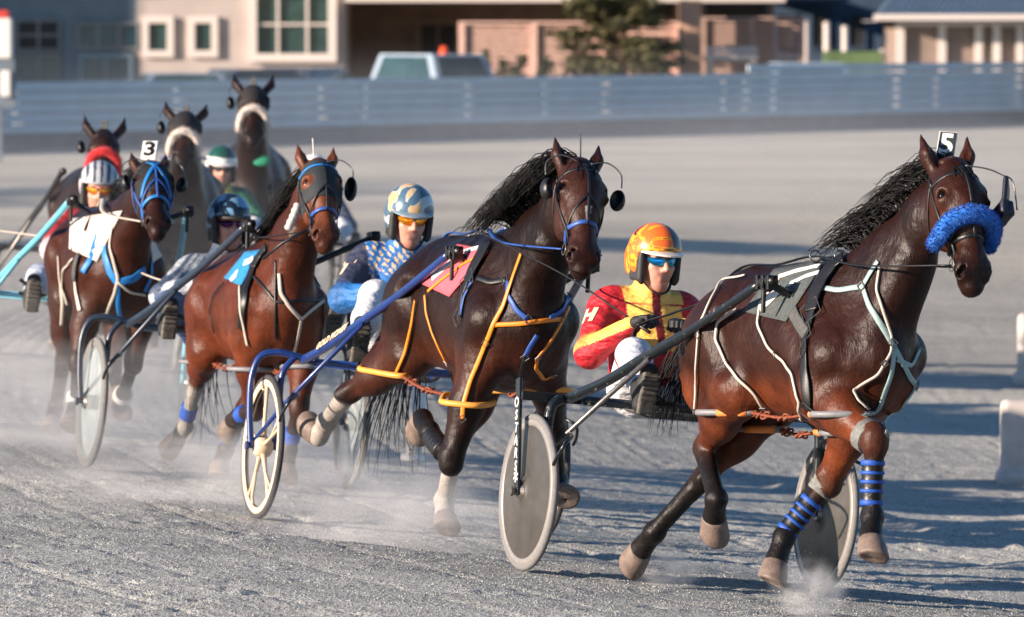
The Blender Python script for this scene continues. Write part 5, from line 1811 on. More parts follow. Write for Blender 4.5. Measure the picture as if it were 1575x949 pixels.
  ('breast_strap', 'white', 0.022, [(0.786, -0.072, 1.29), (0.784, -0.068, 1.235), (0.788, -0.065, 1.179), (0.801, -0.046, 1.142), (0.807, -0.024, 1.105), (0.803, 0.011, 1.069), (0.781, 0.051, 1.035)]),
  ('breast_strap', 'white', 0.022, [(0.674, 0.213, 1.146), (0.709, 0.167, 1.118), (0.749, 0.12, 1.089), (0.772, 0.084, 1.061), (0.781, 0.051, 1.035)]),
  ('breast_strap', 'white', 0.02, [(0.777, 0.052, 1.027), (0.751, 0.051, 0.986), (0.718, 0.052, 0.946), (0.675, 0.052, 0.902), (0.613, 0.057, 0.859)]),
  ('breast_collar', 'black', 0.018, [(0.536, -0.178, 1.304), (0.612, -0.16, 1.262), (0.693, -0.143, 1.221), (0.746, -0.119, 1.174), (0.778, -0.089, 1.128), (0.806, -0.03, 1.131), (0.804, 0.037, 1.136), (0.751, 0.121, 1.144), (0.671, 0.214, 1.154)]),
  ('breast_strap', 'black', 0.014, [(0.762, -0.085, 1.365), (0.767, -0.088, 1.291), (0.768, -0.09, 1.217), (0.774, -0.092, 1.158), (0.774, -0.092, 1.099), (0.76, -0.088, 1.041), (0.731, -0.08, 0.984), (0.691, -0.07, 0.927)]),
  ('breast_strap', 'black', 0.014, [(0.674, 0.213, 1.146), (0.67, 0.212, 1.076), (0.602, 0.229, 1.01), (0.575, 0.225, 0.956), (0.57, 0.214, 0.9)]),
  ('hobble_hanger', 'white', 0.016, [(0.53, -0.23, 1.229), (0.625, -0.254, 1.158), (0.632, -0.256, 1.094), (0.611, -0.237, 1.03), (0.58, -0.216, 0.968), (0.574, -0.207, 0.931), (0.564, -0.197, 0.895)]),
  ('hobble_hanger', 'black', 0.012, [(0.092, -0.219, 1.275), (0.048, -0.236, 1.24), (-0.01, -0.251, 1.205), (-0.03, -0.255, 1.159), (-0.073, -0.254, 1.115), (-0.065, -0.242, 1.058), (-0.091, -0.222, 1.003)]),
  ('cloth_number', 'white2', 0.05, [(0.436, -0.179, 1.366), (0.457, -0.17, 1.37), (0.476, -0.159, 1.375), (0.486, -0.15, 1.382), (0.496, -0.141, 1.389)]),
  ('cloth_number', 'white2', 0.06, [(0.314, -0.229, 1.272), (0.322, -0.221, 1.283), (0.34, -0.216, 1.293), (0.379, -0.214, 1.302), (0.41, -0.211, 1.311)]),
 ],
 'h4': [
  ('breast_collar', 'cyan', 0.04, [(0.56, -0.144, 1.333), (0.61, -0.169, 1.255), (0.671, -0.197, 1.177), (0.671, -0.22, 1.138), (0.654, -0.24, 1.098)]),
  ('breast_collar', 'cyan', 0.05, [(0.646, -0.117, 1.315), (0.704, -0.121, 1.257), (0.747, -0.123, 1.199), (0.768, -0.109, 1.151), (0.775, -0.094, 1.103), (0.784, -0.071, 1.073), (0.786, -0.047, 1.042), (0.799, -0.004, 1.055), (0.796, 0.041, 1.067), (0.788, 0.076, 1.097), (0.772, 0.111, 1.127)]),
  ('breast_strap', 'cyan', 0.03, [(0.646, 0.169, 1.243), (0.72, 0.158, 1.166), (0.717, 0.16, 1.088), (0.718, 0.141, 1.039), (0.706, 0.125, 0.989)]),
  ('breast_strap', 'cyan', 0.03, [(0.786, -0.047, 1.042), (0.748, -0.039, 0.975), (0.691, -0.029, 0.908), (0.626, -0.009, 0.858), (0.512, 0.018, 0.807)]),
  ('hobble_hanger', 'white', 0.02, [(0.8, -0.08, 1.395), (0.794, -0.088, 1.327), (0.794, -0.096, 1.259), (0.802, -0.086, 1.211), (0.799, -0.075, 1.162), (0.797, -0.062, 1.114), (0.793, -0.048, 1.066), (0.769, -0.055, 1.016), (0.731, -0.06, 0.967), (0.656, -0.078, 0.897), (0.534, -0.089, 0.825)]),
  ('hobble_hanger', 'white', 0.016, [(0.787, -0.047, 1.046), (0.782, -0.01, 1.017), (0.76, 0.029, 0.989), (0.729, 0.078, 0.979), (0.695, 0.127, 0.97)]),
  ('hobble_hanger', 'white', 0.022, [(-0.222, -0.253, 1.183), (-0.226, -0.247, 1.114), (-0.262, -0.236, 1.043), (-0.307, -0.222, 0.972), (-0.314, -0.213, 0.902), (-0.349, -0.21, 0.831), (-0.417, -0.203, 0.759)]),
  ('hobble_hanger', 'white', 0.016, [(0.372, -0.25, 1.172), (0.277, -0.265, 1.141), (-0.01, -0.251, 1.107), (-0.108, -0.241, 1.056), (-0.279, -0.22, 1.003), (-0.295, -0.202, 0.943), (-0.309, -0.185, 0.883)]),
  ('saddle_pad', 'grey', 0.06, [(0.556, -0.25, 1.194), (0.593, -0.263, 1.165), (0.596, -0.271, 1.136), (0.587, -0.273, 1.097), (0.553, -0.271, 1.057)]),
  ('girth', 'white', 0.03, [(0.573, -0.275, 1.096), (0.552, -0.266, 1.037), (0.537, -0.259, 0.979), (0.552, -0.248, 0.92), (0.578, -0.239, 0.863)]),
 ],
}
CLOTH = {
 'h5': [[(-0.077, -0.099, 1.469), (-0.05, -0.134, 1.443), (-0.044, -0.157, 1.418), (-0.047, -0.176, 1.392), (-0.054, -0.193, 1.366), (-0.064, -0.208, 1.34), (-0.077, -0.222, 1.315), (-0.094, -0.234, 1.289)], [(-0.015, -0.095, 1.476), (0.008, -0.129, 1.449), (0.013, -0.153, 1.421), (0.009, -0.172, 1.394), (-0.0, -0.189, 1.366), (-0.012, -0.205, 1.339), (-0.024, -0.22, 1.311), (-0.039, -0.234, 1.283)], [(0.033, -0.085, 1.483), (0.059, -0.121, 1.454), (0.065, -0.146, 1.425), (0.06, -0.167, 1.396), (0.05, -0.184, 1.366), (0.037, -0.2, 1.337), (0.023, -0.215, 1.307), (0.009, -0.23, 1.278)], [(0.075, -0.071, 1.49), (0.11, -0.113, 1.459), (0.117, -0.14, 1.428), (0.112, -0.161, 1.397), (0.101, -0.179, 1.366), (0.086, -0.194, 1.335), (0.07, -0.209, 1.304), (0.054, -0.225, 1.272)], [(0.115, -0.056, 1.497), (0.156, -0.102, 1.464), (0.165, -0.131, 1.432), (0.162, -0.154, 1.399), (0.152, -0.173, 1.366), (0.137, -0.19, 1.333), (0.12, -0.205, 1.3), (0.102, -0.221, 1.267)], [(0.142, -0.034, 1.504), (0.205, -0.093, 1.47), (0.222, -0.128, 1.435), (0.218, -0.151, 1.401), (0.204, -0.17, 1.366), (0.191, -0.188, 1.331), (0.177, -0.206, 1.297), (0.158, -0.221, 1.262)], [(0.078, 0.035, 1.503), (0.297, -0.108, 1.475), (0.321, -0.147, 1.439), (0.314, -0.169, 1.403), (0.289, -0.183, 1.367), (0.261, -0.194, 1.33), (0.252, -0.216, 1.294), (0.255, -0.243, 1.258)], [(0.228, -0.007, 1.511), (0.359, -0.106, 1.481), (0.374, -0.141, 1.443), (0.371, -0.167, 1.405), (0.358, -0.188, 1.367), (0.334, -0.202, 1.329), (0.312, -0.218, 1.29), (0.307, -0.242, 1.252)]],
 'h1': [[(0.029, -0.126, 1.451), (0.025, -0.15, 1.425), (0.01, -0.17, 1.398), (-0.011, -0.187, 1.371), (-0.035, -0.204, 1.344), (-0.061, -0.22, 1.317), (-0.095, -0.234, 1.29), (-0.14, -0.244, 1.262)], [(0.088, -0.125, 1.448), (0.081, -0.148, 1.421), (0.064, -0.167, 1.394), (0.042, -0.185, 1.366), (0.017, -0.201, 1.339), (-0.009, -0.218, 1.311), (-0.038, -0.234, 1.283), (-0.077, -0.245, 1.255)], [(0.144, -0.123, 1.445), (0.136, -0.146, 1.417), (0.118, -0.165, 1.389), (0.092, -0.182, 1.361), (0.065, -0.198, 1.333), (0.038, -0.214, 1.305), (0.01, -0.23, 1.276), (-0.024, -0.244, 1.248)], [(0.198, -0.12, 1.442), (0.186, -0.142, 1.413), (0.168, -0.162, 1.385), (0.144, -0.179, 1.356), (0.115, -0.195, 1.327), (0.084, -0.21, 1.298), (0.055, -0.225, 1.269), (0.022, -0.24, 1.24)], [(0.338, -0.149, 1.44), (0.313, -0.166, 1.411), (0.239, -0.166, 1.381), (0.198, -0.177, 1.351), (0.17, -0.193, 1.322), (0.137, -0.208, 1.292), (0.104, -0.222, 1.263), (0.067, -0.236, 1.233)], [(0.39, -0.146, 1.436), (0.376, -0.167, 1.407), (0.349, -0.184, 1.377), (0.296, -0.191, 1.347), (0.241, -0.198, 1.317), (0.213, -0.214, 1.287), (0.166, -0.224, 1.256), (0.118, -0.233, 1.226)], [(0.428, -0.138, 1.433), (0.419, -0.161, 1.403), (0.404, -0.182, 1.373), (0.376, -0.199, 1.342), (0.328, -0.208, 1.312), (0.301, -0.225, 1.281), (0.289, -0.247, 1.251), (0.243, -0.258, 1.22)], [(0.463, -0.129, 1.43), (0.455, -0.153, 1.399), (0.445, -0.176, 1.368), (0.429, -0.197, 1.338), (0.4, -0.213, 1.307), (0.352, -0.222, 1.275), (0.326, -0.24, 1.244), (0.302, -0.258, 1.213)]],
 'h3': [[(0.312, -0.148, 1.438), (0.19, -0.134, 1.425), (0.18, -0.149, 1.404), (0.166, -0.163, 1.383), (0.147, -0.176, 1.363), (0.123, -0.187, 1.342), (0.097, -0.198, 1.322), (0.072, -0.21, 1.302)], [(0.372, -0.149, 1.436), (0.364, -0.164, 1.414), (0.342, -0.176, 1.392), (0.28, -0.178, 1.374), (0.197, -0.174, 1.357), (0.176, -0.186, 1.335), (0.151, -0.198, 1.314), (0.124, -0.208, 1.293)], [(0.402, -0.142, 1.436), (0.4, -0.159, 1.412), (0.392, -0.175, 1.389), (0.376, -0.188, 1.366), (0.341, -0.197, 1.344), (0.279, -0.198, 1.324), (0.249, -0.208, 1.302), (0.266, -0.23, 1.277)], [(0.427, -0.135, 1.437), (0.428, -0.152, 1.411), (0.426, -0.169, 1.386), (0.421, -0.185, 1.362), (0.408, -0.199, 1.337), (0.381, -0.21, 1.314), (0.338, -0.217, 1.292), (0.321, -0.23, 1.267)], [(0.451, -0.126, 1.437), (0.452, -0.144, 1.411), (0.453, -0.162, 1.384), (0.452, -0.179, 1.358), (0.447, -0.195, 1.332), (0.437, -0.21, 1.306), (0.415, -0.222, 1.281), (0.37, -0.228, 1.258)], [(0.475, -0.118, 1.438), (0.475, -0.136, 1.41), (0.476, -0.154, 1.383), (0.478, -0.171, 1.355), (0.478, -0.189, 1.328), (0.474, -0.206, 1.3), (0.465, -0.22, 1.273), (0.442, -0.232, 1.247)], [(0.5, -0.111, 1.439), (0.498, -0.128, 1.41), (0.498, -0.145, 1.381), (0.5, -0.163, 1.352), (0.503, -0.181, 1.323), (0.506, -0.199, 1.294), (0.504, -0.216, 1.266), (0.493, -0.231, 1.238)], [(0.528, -0.104, 1.439), (0.522, -0.12, 1.409), (0.519, -0.136, 1.38), (0.521, -0.154, 1.35), (0.525, -0.173, 1.319), (0.531, -0.192, 1.289), (0.537, -0.211, 1.259), (0.541, -0.229, 1.229)]],
 'h4': [[(-0.274, -0.177, 1.405), (-0.19, -0.191, 1.379), (-0.118, -0.202, 1.354), (-0.047, -0.213, 1.329), (-0.004, -0.221, 1.304), (0.03, -0.226, 1.278), (0.058, -0.231, 1.253), (0.083, -0.235, 1.228)], [(-0.096, -0.159, 1.414), (0.003, -0.177, 1.386), (0.05, -0.188, 1.358), (0.083, -0.197, 1.33), (0.115, -0.205, 1.302), (0.268, -0.232, 1.275), (0.315, -0.243, 1.247), (0.33, -0.248, 1.219)], [(0.106, -0.144, 1.424), (0.157, -0.158, 1.393), (0.199, -0.171, 1.362), (0.36, -0.203, 1.332), (0.397, -0.215, 1.302), (0.423, -0.225, 1.271), (0.438, -0.234, 1.24), (0.442, -0.241, 1.21)], [(0.404, -0.144, 1.434), (0.433, -0.159, 1.401), (0.458, -0.172, 1.367), (0.48, -0.185, 1.334), (0.501, -0.198, 1.3), (0.523, -0.211, 1.267), (0.548, -0.224, 1.234), (0.595, -0.241, 1.201)], [(0.479, -0.111, 1.443), (0.501, -0.127, 1.407), (0.518, -0.142, 1.371), (0.535, -0.157, 1.334), (0.553, -0.173, 1.298), (0.574, -0.189, 1.262), (0.609, -0.207, 1.226), (0.64, -0.224, 1.19)], [(0.59, -0.083, 1.452), (0.588, -0.099, 1.413), (0.587, -0.114, 1.374), (0.589, -0.13, 1.335), (0.597, -0.147, 1.296), (0.613, -0.165, 1.257), (0.643, -0.185, 1.219), (0.665, -0.204, 1.18)], [(0.806, -0.073, 1.462), (0.765, -0.085, 1.42), (0.709, -0.094, 1.378), (0.666, -0.106, 1.336), (0.653, -0.123, 1.294), (0.657, -0.142, 1.253), (0.671, -0.162, 1.211), (0.683, -0.183, 1.17)], [(0.917, -0.046, 1.471), (0.881, -0.061, 1.426), (0.836, -0.076, 1.382), (0.777, -0.088, 1.337), (0.731, -0.102, 1.293), (0.717, -0.121, 1.248), (0.71, -0.142, 1.204), (0.703, -0.162, 1.159)]],
}
# ---------------------------------------------------------------- harness
M_STRAP = dict(black=M_BLK, grey=mat('worn_webbing', (74, 74, 72), .8, var=.35, scale=70, bump=.002), pale=mat('pale_green_strap', (138, 160, 158), .5, var=.15, scale=60),
    white=mat('white_strap', (184, 174, 160), .5, var=.10, scale=60), white2=mat('white_print', (214, 208, 202), .7, var=.06), orange=mat('orange_strap', (226, 132, 30), .45, var=.10, scale=40),
    blue=mat('blue_strap', (40, 78, 150), .5, var=.12, scale=50), cyan=mat('bright_blue_strap', (24, 116, 184), .5, var=.15, scale=40), brown=mat('brown_leather', (124, 62, 36), .6, var=.35, scale=70, bump=.002))
M_TUBE = mat('rubber_hobble_tube', (120, 120, 122), .5, var=.15, scale=40)
M_TUBEO = mat('orange_hobble_tube', (224, 150, 60), .5, var=.12, scale=40)
M_TAPE = mat('orange_tape', (222, 132, 64), .6, var=.12, scale=40)
M_BOOTG = mat('knee_boot_grey', (112, 112, 108), .75, var=.35, scale=60, bump=.002)
M_WRAPB = mat('blue_wrap', (18, 72, 158), .6, var=.15, scale=60, bump=.001)
def bvh_of(o):
    me = o.data
    return BVHTree.FromPolygons([v.co.copy() for v in me.vertices], [tuple(p.vertices) for p in me.polygons])
BV = {k: bvh_of(v[1]) for k, v in HB.items()}
def strap(k, name, pts, w, mt, off=.004, flat=.22, n=4, closed=False, parent=None, lift_=0.0, maxd=.25):
    P = spline([Vector(p) for p in pts], n, closed)
    Q, N = [], []
    for p in P:
        r = BV[k].find_nearest(p)
        if r[0] is None or r[3] > maxd:
            Q.append(p)
            N.append(Vector((0, 0, 1)))
            continue
        nn = r[1].normalized()
        Q.append(r[0] + nn * (off + lift_))
        N.append(nn)
    for _ in range(2):
        Q = [Q[i] if (not closed and i in (0, len(Q) - 1)) else (Q[i - 1] + Q[i] * 2 + Q[(i + 1) % len(Q)]) / 4 for i in range(len(Q))]
        N = [N[i] if (not closed and i in (0, len(N) - 1)) else (N[i - 1] + N[i] * 2 + N[(i + 1) % len(N)]).normalized() for i in range(len(N))]
    return MB().tube(Q, w / 2, seg=8, closed=closed, flat=min(.8, .0042 / (w / 2)), ups=N).build(name, mt, parent or HB[k][0], smooth=True)
def ring(mb, c, nrm_, R, r, seg=20):
    u = Vector(nrm_).normalized().orthogonal().normalized()
    w = Vector(nrm_).normalized().cross(u)
    mb.tube([Vector(c) + u * R * math.cos(6.2832 * i / seg) + w * R * math.sin(6.2832 * i / seg) for i in range(seg)], r, seg=6, closed=True)
OFF = {'cloth_number': .012, 'cloth_strap': .014, 'girth': .010, 'saddle_pad': .016, 'girth_pad': .014, 'hobble_hanger': .013, 'breast_strap': .008, 'breast_collar': .007, 'neck_strap': .008, 'collar_strap': .009}
for k, L_ in TACK.items():
    for (nm, mt, w, pts) in L_:
        strap(k, nm, pts, w, M_STRAP[mt], off=OFF.get(nm, .007))
def buckle(k, p, w, parent):
    r = BV[k].find_nearest(Vector(p))
    n = r[1].normalized()
    a = n.orthogonal().normalized()
    b_ = n.cross(a)
    c = r[0] + n * .016
    h_ = w * .62
    MB().tube([c + a * h_ + b_ * h_, c - a * h_ + b_ * h_, c - a * h_ - b_ * h_, c + a * h_ - b_ * h_], .0028, seg=6, closed=True).build('buckle', M_STEEL, parent)
for k in ('h5', 'h1'):
    for (nm, mt, w, pts) in TACK[k]:
        if nm.startswith('cloth') or len(pts) < 4:
            continue
        buckle(k, pts[-1], max(w, .018), HB[k][0])
        if len(pts) > 9:
            buckle(k, pts[len(pts) // 2], max(w, .018), HB[k][0])
# saddlecloths
CM = dict(h5=mat('saddlecloth_grey', (70, 76, 76), .85, var=.3, scale=60, bump=.002), h1=mat('saddlecloth_pink', (206, 88, 100), .85, var=.14, scale=50, bump=.002),
          h3=mat('saddlecloth_blue', (30, 120, 170), .85, var=.2, scale=50, bump=.002), h4=mat('saddlecloth_white', (214, 200, 188), .85, var=.1, scale=50, bump=.002))
for k, G in CLOTH.items():
    mb = MB()
    g = [[None if p is None else Vector(p) for p in row] for row in G]
    for row in g:
        for j, p in enumerate(row):
            if p is not None:
                r = BV[k].find_nearest(p)
                row[j] = r[0] + r[1] * .007
    for i in range(7):
        for j in range(7):
            q = [g[i][j], g[i + 1][j], g[i + 1][j + 1], g[i][j + 1]]
            if all(x is not None for x in q):
                mb.face(q)
    # the far half of the cloth, mirrored over the back
    n0 = len(mb.f)
    for f in list(mb.f):
        q = [Vector(mb.v[i]) for i in f]
        q = [Vector((p.x, abs(p.y) if p.y < 0 else -p.y, p.z)) for p in q]
        q2 = []
        for p in q:
            r = BV[k].find_nearest(p)
            q2.append(r[0] + r[1] * .007)
        mb.face(q2[::-1])
    o = mb.build('saddlecloth', CM[k], HB[k][0], smooth=True, weld=True)
    s_ = o.modifiers.new('solid', 'SOLIDIFY')
    s_.thickness = .006
    s_.offset = 0

# ---- bridles, in head coordinates (x out of the face, y left, z up towards the poll)
def bridle(k, col='black', nose='black', nz=-.335, ring_=True, brow='black', face=True, cups='', rein='black', nosew=.022, off=.004):
    root, body, A, L, h = HB[k]
    M = M_STRAP[col]
    st = lambda nm, pts, w, m_, **kw: strap(k, nm, [h(*p) for p in pts], w * L, m_, maxd=.12, off=off, **kw)
    st('browband', [(-.03, -.13, -.07), (.07, -.08, -.045), (.11, 0, -.045), (.07, .08, -.045), (-.03, .13, -.07)], .022, M_STRAP[brow])
    st('noseband', [(-.10, -.05, nz), (-.02, -.10, nz), (.08, -.06, nz + .008), (.11, 0, nz + .012), (.08, .06, nz + .008), (-.02, .10, nz), (-.10, .05, nz)], nosew, M_STRAP[nose])
    st('crown_strap', [(-.03, -.13, -.06), (-.10, -.07, .01), (-.13, 0, .03), (-.10, .07, .01), (-.03, .13, -.06)], .020, M)
    for s in (-1, 1):
        st('cheek_strap', [(-.03, .13 * s, -.07), (.0, .12 * s, -.20), (.02, .10 * s, -.33), (.015, .08 * s, -.44)], .016, M)
        st('throat_strap', [(-.04, .12 * s, -.05), (-.10, .11 * s, -.15), (-.17, .05 * s, -.24)], .014, M)
        mb = MB()
        c = h(.012, .082 * s, -.445)
        ring(mb, c, A[:, 1], .026 * L, .0028)
        mb.build('bit_ring', M_STEEL, root, smooth=True)
    if face:
        st('face_strap', [(.09, 0, .0), (.115, .0, -.10), (.115, .0, -.2), (.10, .0, nz)], .014, M)
        st('face_strap', [(.10, 0, -.2), (.09, -.05, -.27), (.02, -.10, nz)], .012, M)
        st('face_strap', [(.10, 0, -.2), (.09, .05, -.27), (.02, .10, nz)], .012, M)
    for ch in cups:
        s = -1 if ch in 'rR' else 1
        big = ch.isupper()
        sc = 1.2 if big else .85
        pr = [ell(h(.03, .165 * s, -.15), (.055 * sc * L, .035 * L, .060 * sc * L), A.T, k=.01), ell(h(.055, .148 * s, -.15), (.052 * sc * L, .030 * L, .052 * sc * L), A.T, op='s', k=.006)]
        sdf_obj('blinker_cup', pr, .006, M_BLK, root)
        MB().tube(spline([h(.06, .03 * s, .0), h(.06, .11 * s, .02), h(.05, .175 * s, -.02), h(.045, .18 * s, -.09)], 5), .0035, seg=6).build('blinker_wire', M_STEEL, root, smooth=True)
bridle('h5', cups='', face=True, nz=-.355)
bridle('h1', nose='blue', nz=-.35, cups='rl')
bridle('h3', nose='blue', brow='cyan', cups='L', nz=-.36, off=.014)
bridle('h4', nose='cyan', brow='black', nz=-.34, col='blue', off=.014, cups='rl')
for k in ('h6', 'h7', 'h8'):
    bridle(k, cups='r', face=False)
# blinker board of the leading horse, on its left
root, body, A, L, h = HB['h5']
bd = sdf_obj('blinker_board', [rbox(h(.055, .185, -.155), (.075, .012, .085), A.T @ np.array(Matrix.Rotation(rad(-28), 3, 'Z')).T, rd=.012, k=.003), rbox(h(.045, .165, -.215), (.07, .03, .035), A.T, rd=.01, k=.01)], .006, mat('blinker_black', (24, 24, 40), .5, var=.2), root)
MB().tube(spline([h(.09, .01, -.02), h(.10, .10, -.035), h(.10, .165, -.06), h(.12, .20, -.10), h(.10, .21, -.22)], 5), .0035, seg=6).build('blinker_wire', M_STEEL, root, smooth=True)
0 and sdf_obj('blinker_flap', [rbox(h(.045, -.128, -.165), (.050, .006, .055), A.T @ np.array(Matrix.Rotation(rad(18), 3, 'Z')).T, rd=.006, k=.003)], .005, M_BLK, root)

def fur_noseband(k, col, z=-.245, r=.038, hairs=1500, hl=.022, name='fluffy_noseband', R=1.0):
    root, body, A, L, h = HB[k]
    arc = spline([h(-.05, -.125 * R, z - .055), h(.03, -.118 * R, z - .035), h(.095, -.085 * R, z), h(.125, 0, z + .018), h(.095, .085 * R, z), h(.03, .118 * R, z - .035), h(-.05, .125 * R, z - .055)], 6)
    n = len(arc)
    rr = [r * L * (.72 + .28 * math.sin(math.pi * i / (n - 1))) for i in range(n)]
    m_ = mat(name + '_' + k, col, .9, var=.35, scale=120, bump=.004, sheen=.3)
    o = MB().tube(arc, rr, seg=14).build(name, m_, root, smooth=True)
    rd = random.Random(4)
    mb = MB()
    for i in range(hairs):
        t = rd.uniform(0, n - 1.001)
        j = int(t)
        c = arc[j].lerp(arc[j + 1], t - j)
        tg = (arc[j + 1] - arc[j]).normalized()
        d = Vector((rd.gauss(0, 1), rd.gauss(0, 1), rd.gauss(0, 1)))
        d = (d - tg * d.dot(tg)).normalized()
        q = (d + tg * rd.uniform(-.5, .5) + Vector((0, 0, -.25))).normalized()
        rad_ = rr[j]
        a = c + d * rad_ * .93
        s = tg * .0022
        e = a + q * hl * rd.uniform(.6, 1.2)
        mb.face([a - s, a + s, e])
        s2 = d.cross(tg) * .0022
        mb.face([a - s2, a + s2, e])
    mb.build('fur', m_, o)
fur_noseband('h5', (22, 108, 200), z=-.275, r=.037, hairs=3600, hl=.014)
fur_noseband('h6', (214, 30, 36), z=-.28, r=.036, hairs=500, R=.9)
fur_noseband('h7', (222, 206, 192), z=-.31, r=.028, hairs=500, R=.85)
fur_noseband('h8', (222, 206, 192), z=-.31, r=.026, hairs=500, R=.85)

# hoods: a cloth shell over the upper head
def hood(k, col, zlo, eye=.045, ears=False):
    root, body, A, L, h = HB[k]
    pr0, _, _, _ = horse_prims(POSE[k], (0, 0, 0), (0, 0, 0), (0, 0, 0))
    pl = np.array(POSE[k]['poll'])
    q = []
    for p in pr0:
        if p.kind != 'c' or p.op != 'u':
            continue
        m_ = A.T @ ((p.a + p.b) / 2 - pl) / L
        if np.linalg.norm(m_ - V(0, 0, -.2)) < .32 and m_[2] < .01:
            q.append(Prim('c', a=p.a, b=p.b, ra=p.ra + .007, rb=p.rb + .007, w=p.w, side=p.side, k=.03))
    q.append(rbox(h(.03, 0, (zlo + .0) / 2 - .0), (.17 * L, .2 * L, abs(zlo) / 2 * L + .02), A.T, rd=.01, op='i'))
    for s in (-1, 1):
        q.append(cone(h(.06, .08 * s, -.15), h(.06, .2 * s, -.15), eye * L, eye * L, op='s', k=.004))
    return sdf_obj('face_hood', q, .008, mat('hood_' + k, col, .8, var=.2, scale=60, bump=.001), root)
hood('h3', (34, 40, 44), -.25)
hood('h4', (16, 18, 24), -.26, eye=.03)
hood('h7', (26, 24, 26), -.24, eye=.02)
hood('h8', (34, 28, 28), -.2, eye=.03)
for pts in ([(.11, -.05, .0), (.135, 0, -.08), (.12, .06, -.19), (.06, .11, -.30)], [(.11, .05, .0), (.135, 0, -.08), (.12, -.06, -.19), (.06, -.11, -.30)]):
    strap('h4', 'crossed_strap', [HB['h4'][4](*p) for p in pts], .024, M_STRAP['cyan'], off=.014)

# ---- plates on the crown
def plate(k, txt, w=.055, hgt=.125, pos=(-.03, .0, .10), yaw=0, roll=-12, mt=None, col=None):
    root, body, A, L, h = HB[k]
    B3 = Matrix(A.tolist()) @ Matrix.Rotation(rad(yaw), 3, 'Z') @ Matrix.Rotation(rad(roll), 3, 'X')
    c = Vector(h(*pos))
    X, Y, Z = B3.col[0], B3.col[1], B3.col[2]
    Zu = Z
    m4 = mat4(c + Zu * hgt * .5, X, Y, Zu)
    o = MB().box((0, 0, 0), (.006, w, hgt)).build('number_plate', mt or mat('plate_dark', (44, 52, 50), .4, var=.1), root, bevel=.003, tf=m4)
    MB().tube([c - Zu * .09, c + Zu * .02], .004, seg=6).build('plate_stalk', M_STEEL, root)
    if txt:
        tm = mat4(c + Zu * hgt * .52 + X * .0040, Y, Zu, X)
        text_obj(txt, hgt * 1.02, tm, col or M_WHITE, o, 'numeral', ext=.0008, bold=.004)
        MB().box((0, 0, 0), (.004, w * 1.10, hgt * 1.05)).build('plate_edge', M_WHITE, o, bevel=.002, tf=m4 @ Matrix.Translation((-.003, 0, 0)))
    return o
plate('h5', '5', w=.070, hgt=.125, pos=(-.07, -.005, .085), yaw=-28, roll=-16)
plate('h1', '', w=.030, hgt=.15, pos=(-.03, .01, .06), yaw=68, roll=-4, mt=M_STEEL)
plate('h3', '', w=.012, hgt=.17, pos=(-.03, -.02, .04), yaw=80, roll=5, mt=M_WHITE)
M_INK = mat('black_ink', (14, 14, 16), .6, var=.1)
plate('h4', '3', w=.085, hgt=.15, pos=(-.02, -.01, .10), yaw=-14, roll=-10, mt=mat('plate_white', (236, 232, 224), .4, var=.03), col=M_INK)
# cheek roll and head pole of the chestnut
h_ = HB['h3'][4]
MB().tube(spline([h_(.0, -.135, -.26), h_(-.03, -.16, -.33), h_(-.06, -.19, -.40)], 5), [.018, .024, .020, .026, .020, .026, .020, .026, .020, .024, .018], seg=12).build('cheek_roll', mat('pale_fleece', (196, 190, 182), .9, var=.2, scale=80, bump=.003), HB['h3'][0], smooth=True)
MB().tube([h_(.01, -.10, -.44), h_(-.10, -.22, -.47), h_(-.22, -.30, -.50)], .009, seg=8).build('head_pole', M_BLK, HB['h3'][0], smooth=True)
for k in ('h7', 'h8', 'h6'):
    plate(k, '', w=.05, hgt=.13, pos=(-.03, .0, .05), yaw=-20, roll=0, mt=M_STRAP['grey'])

# ---- hobbles: loops round the legs joined fore and aft
def hobble(k, side, tube, rz=0.0, tape=True):
    root = HB[k][0]
    P = POSE[k]
    s = -1 if side == 'R' else 1
    st, hk = Vector(P[side + 'H'][0]), Vector(P[side + 'H'][1])
    el, kn = Vector(P[side + 'F'][0]), Vector(P[side + 'F'][1])
    a = st.lerp(hk, .38)
    b = el.lerp(kn, .42)
    ax = (b - a)
    ax = ax.normalized()
    mid = a.lerp(b, .5)
    out = []
    for c, d, rr in ((a, ax, .122), (b, -ax, .118)):
        sd = Vector((0, 1, 0))
        sd = (sd - d * sd.dot(d)).normalized()
        tip = c + d * (rr + .12)
        pts = [tip, c + d * rr * .6 + sd * rr * .85, c - d * rr * .2 + sd * rr, c - d * rr * 1.0, c - d * rr * .2 - sd * rr, c + d * rr * .6 - sd * rr * .85]
        sp = spline(pts, 6, closed=True)
        MB().tube(sp, .0145, seg=10, closed=True).build('hobble_loop', tube, root, smooth=True)
        if tape:
            MB().tube(sp[0:5], .0175, seg=10).build('hobble_tape', M_TAPE, root, smooth=True)
            MB().tube(sp[-5:], .0175, seg=10).build('hobble_tape', M_TAPE, root, smooth=True)
        out.append(tip)
    m = spline([out[0], out[0].lerp(out[1], .5) + Vector((0, 0, -.02)), out[1]], 6)
    rd = random.Random(3)
    mb = MB().tube(m, [.012 + .005 * (i % 2) for i in range(len(m))], seg=8, flat=.5)
    for i in range(6):
        p = m[rd.randrange(len(m))]
        ring(mb, p, (rd.uniform(-1, 1), rd.uniform(-1, 1), rd.uniform(-1, 1)), .022, .005, 10)
    mb.build('hobble_connector', M_STRAP['brown'], root, smooth=True)
for sd in 'RL':
    hobble('h5', sd, M_TUBE)
    hobble('h1', sd, M_TUBEO, tape=False)
    hobble('h3', sd, M_TUBE)

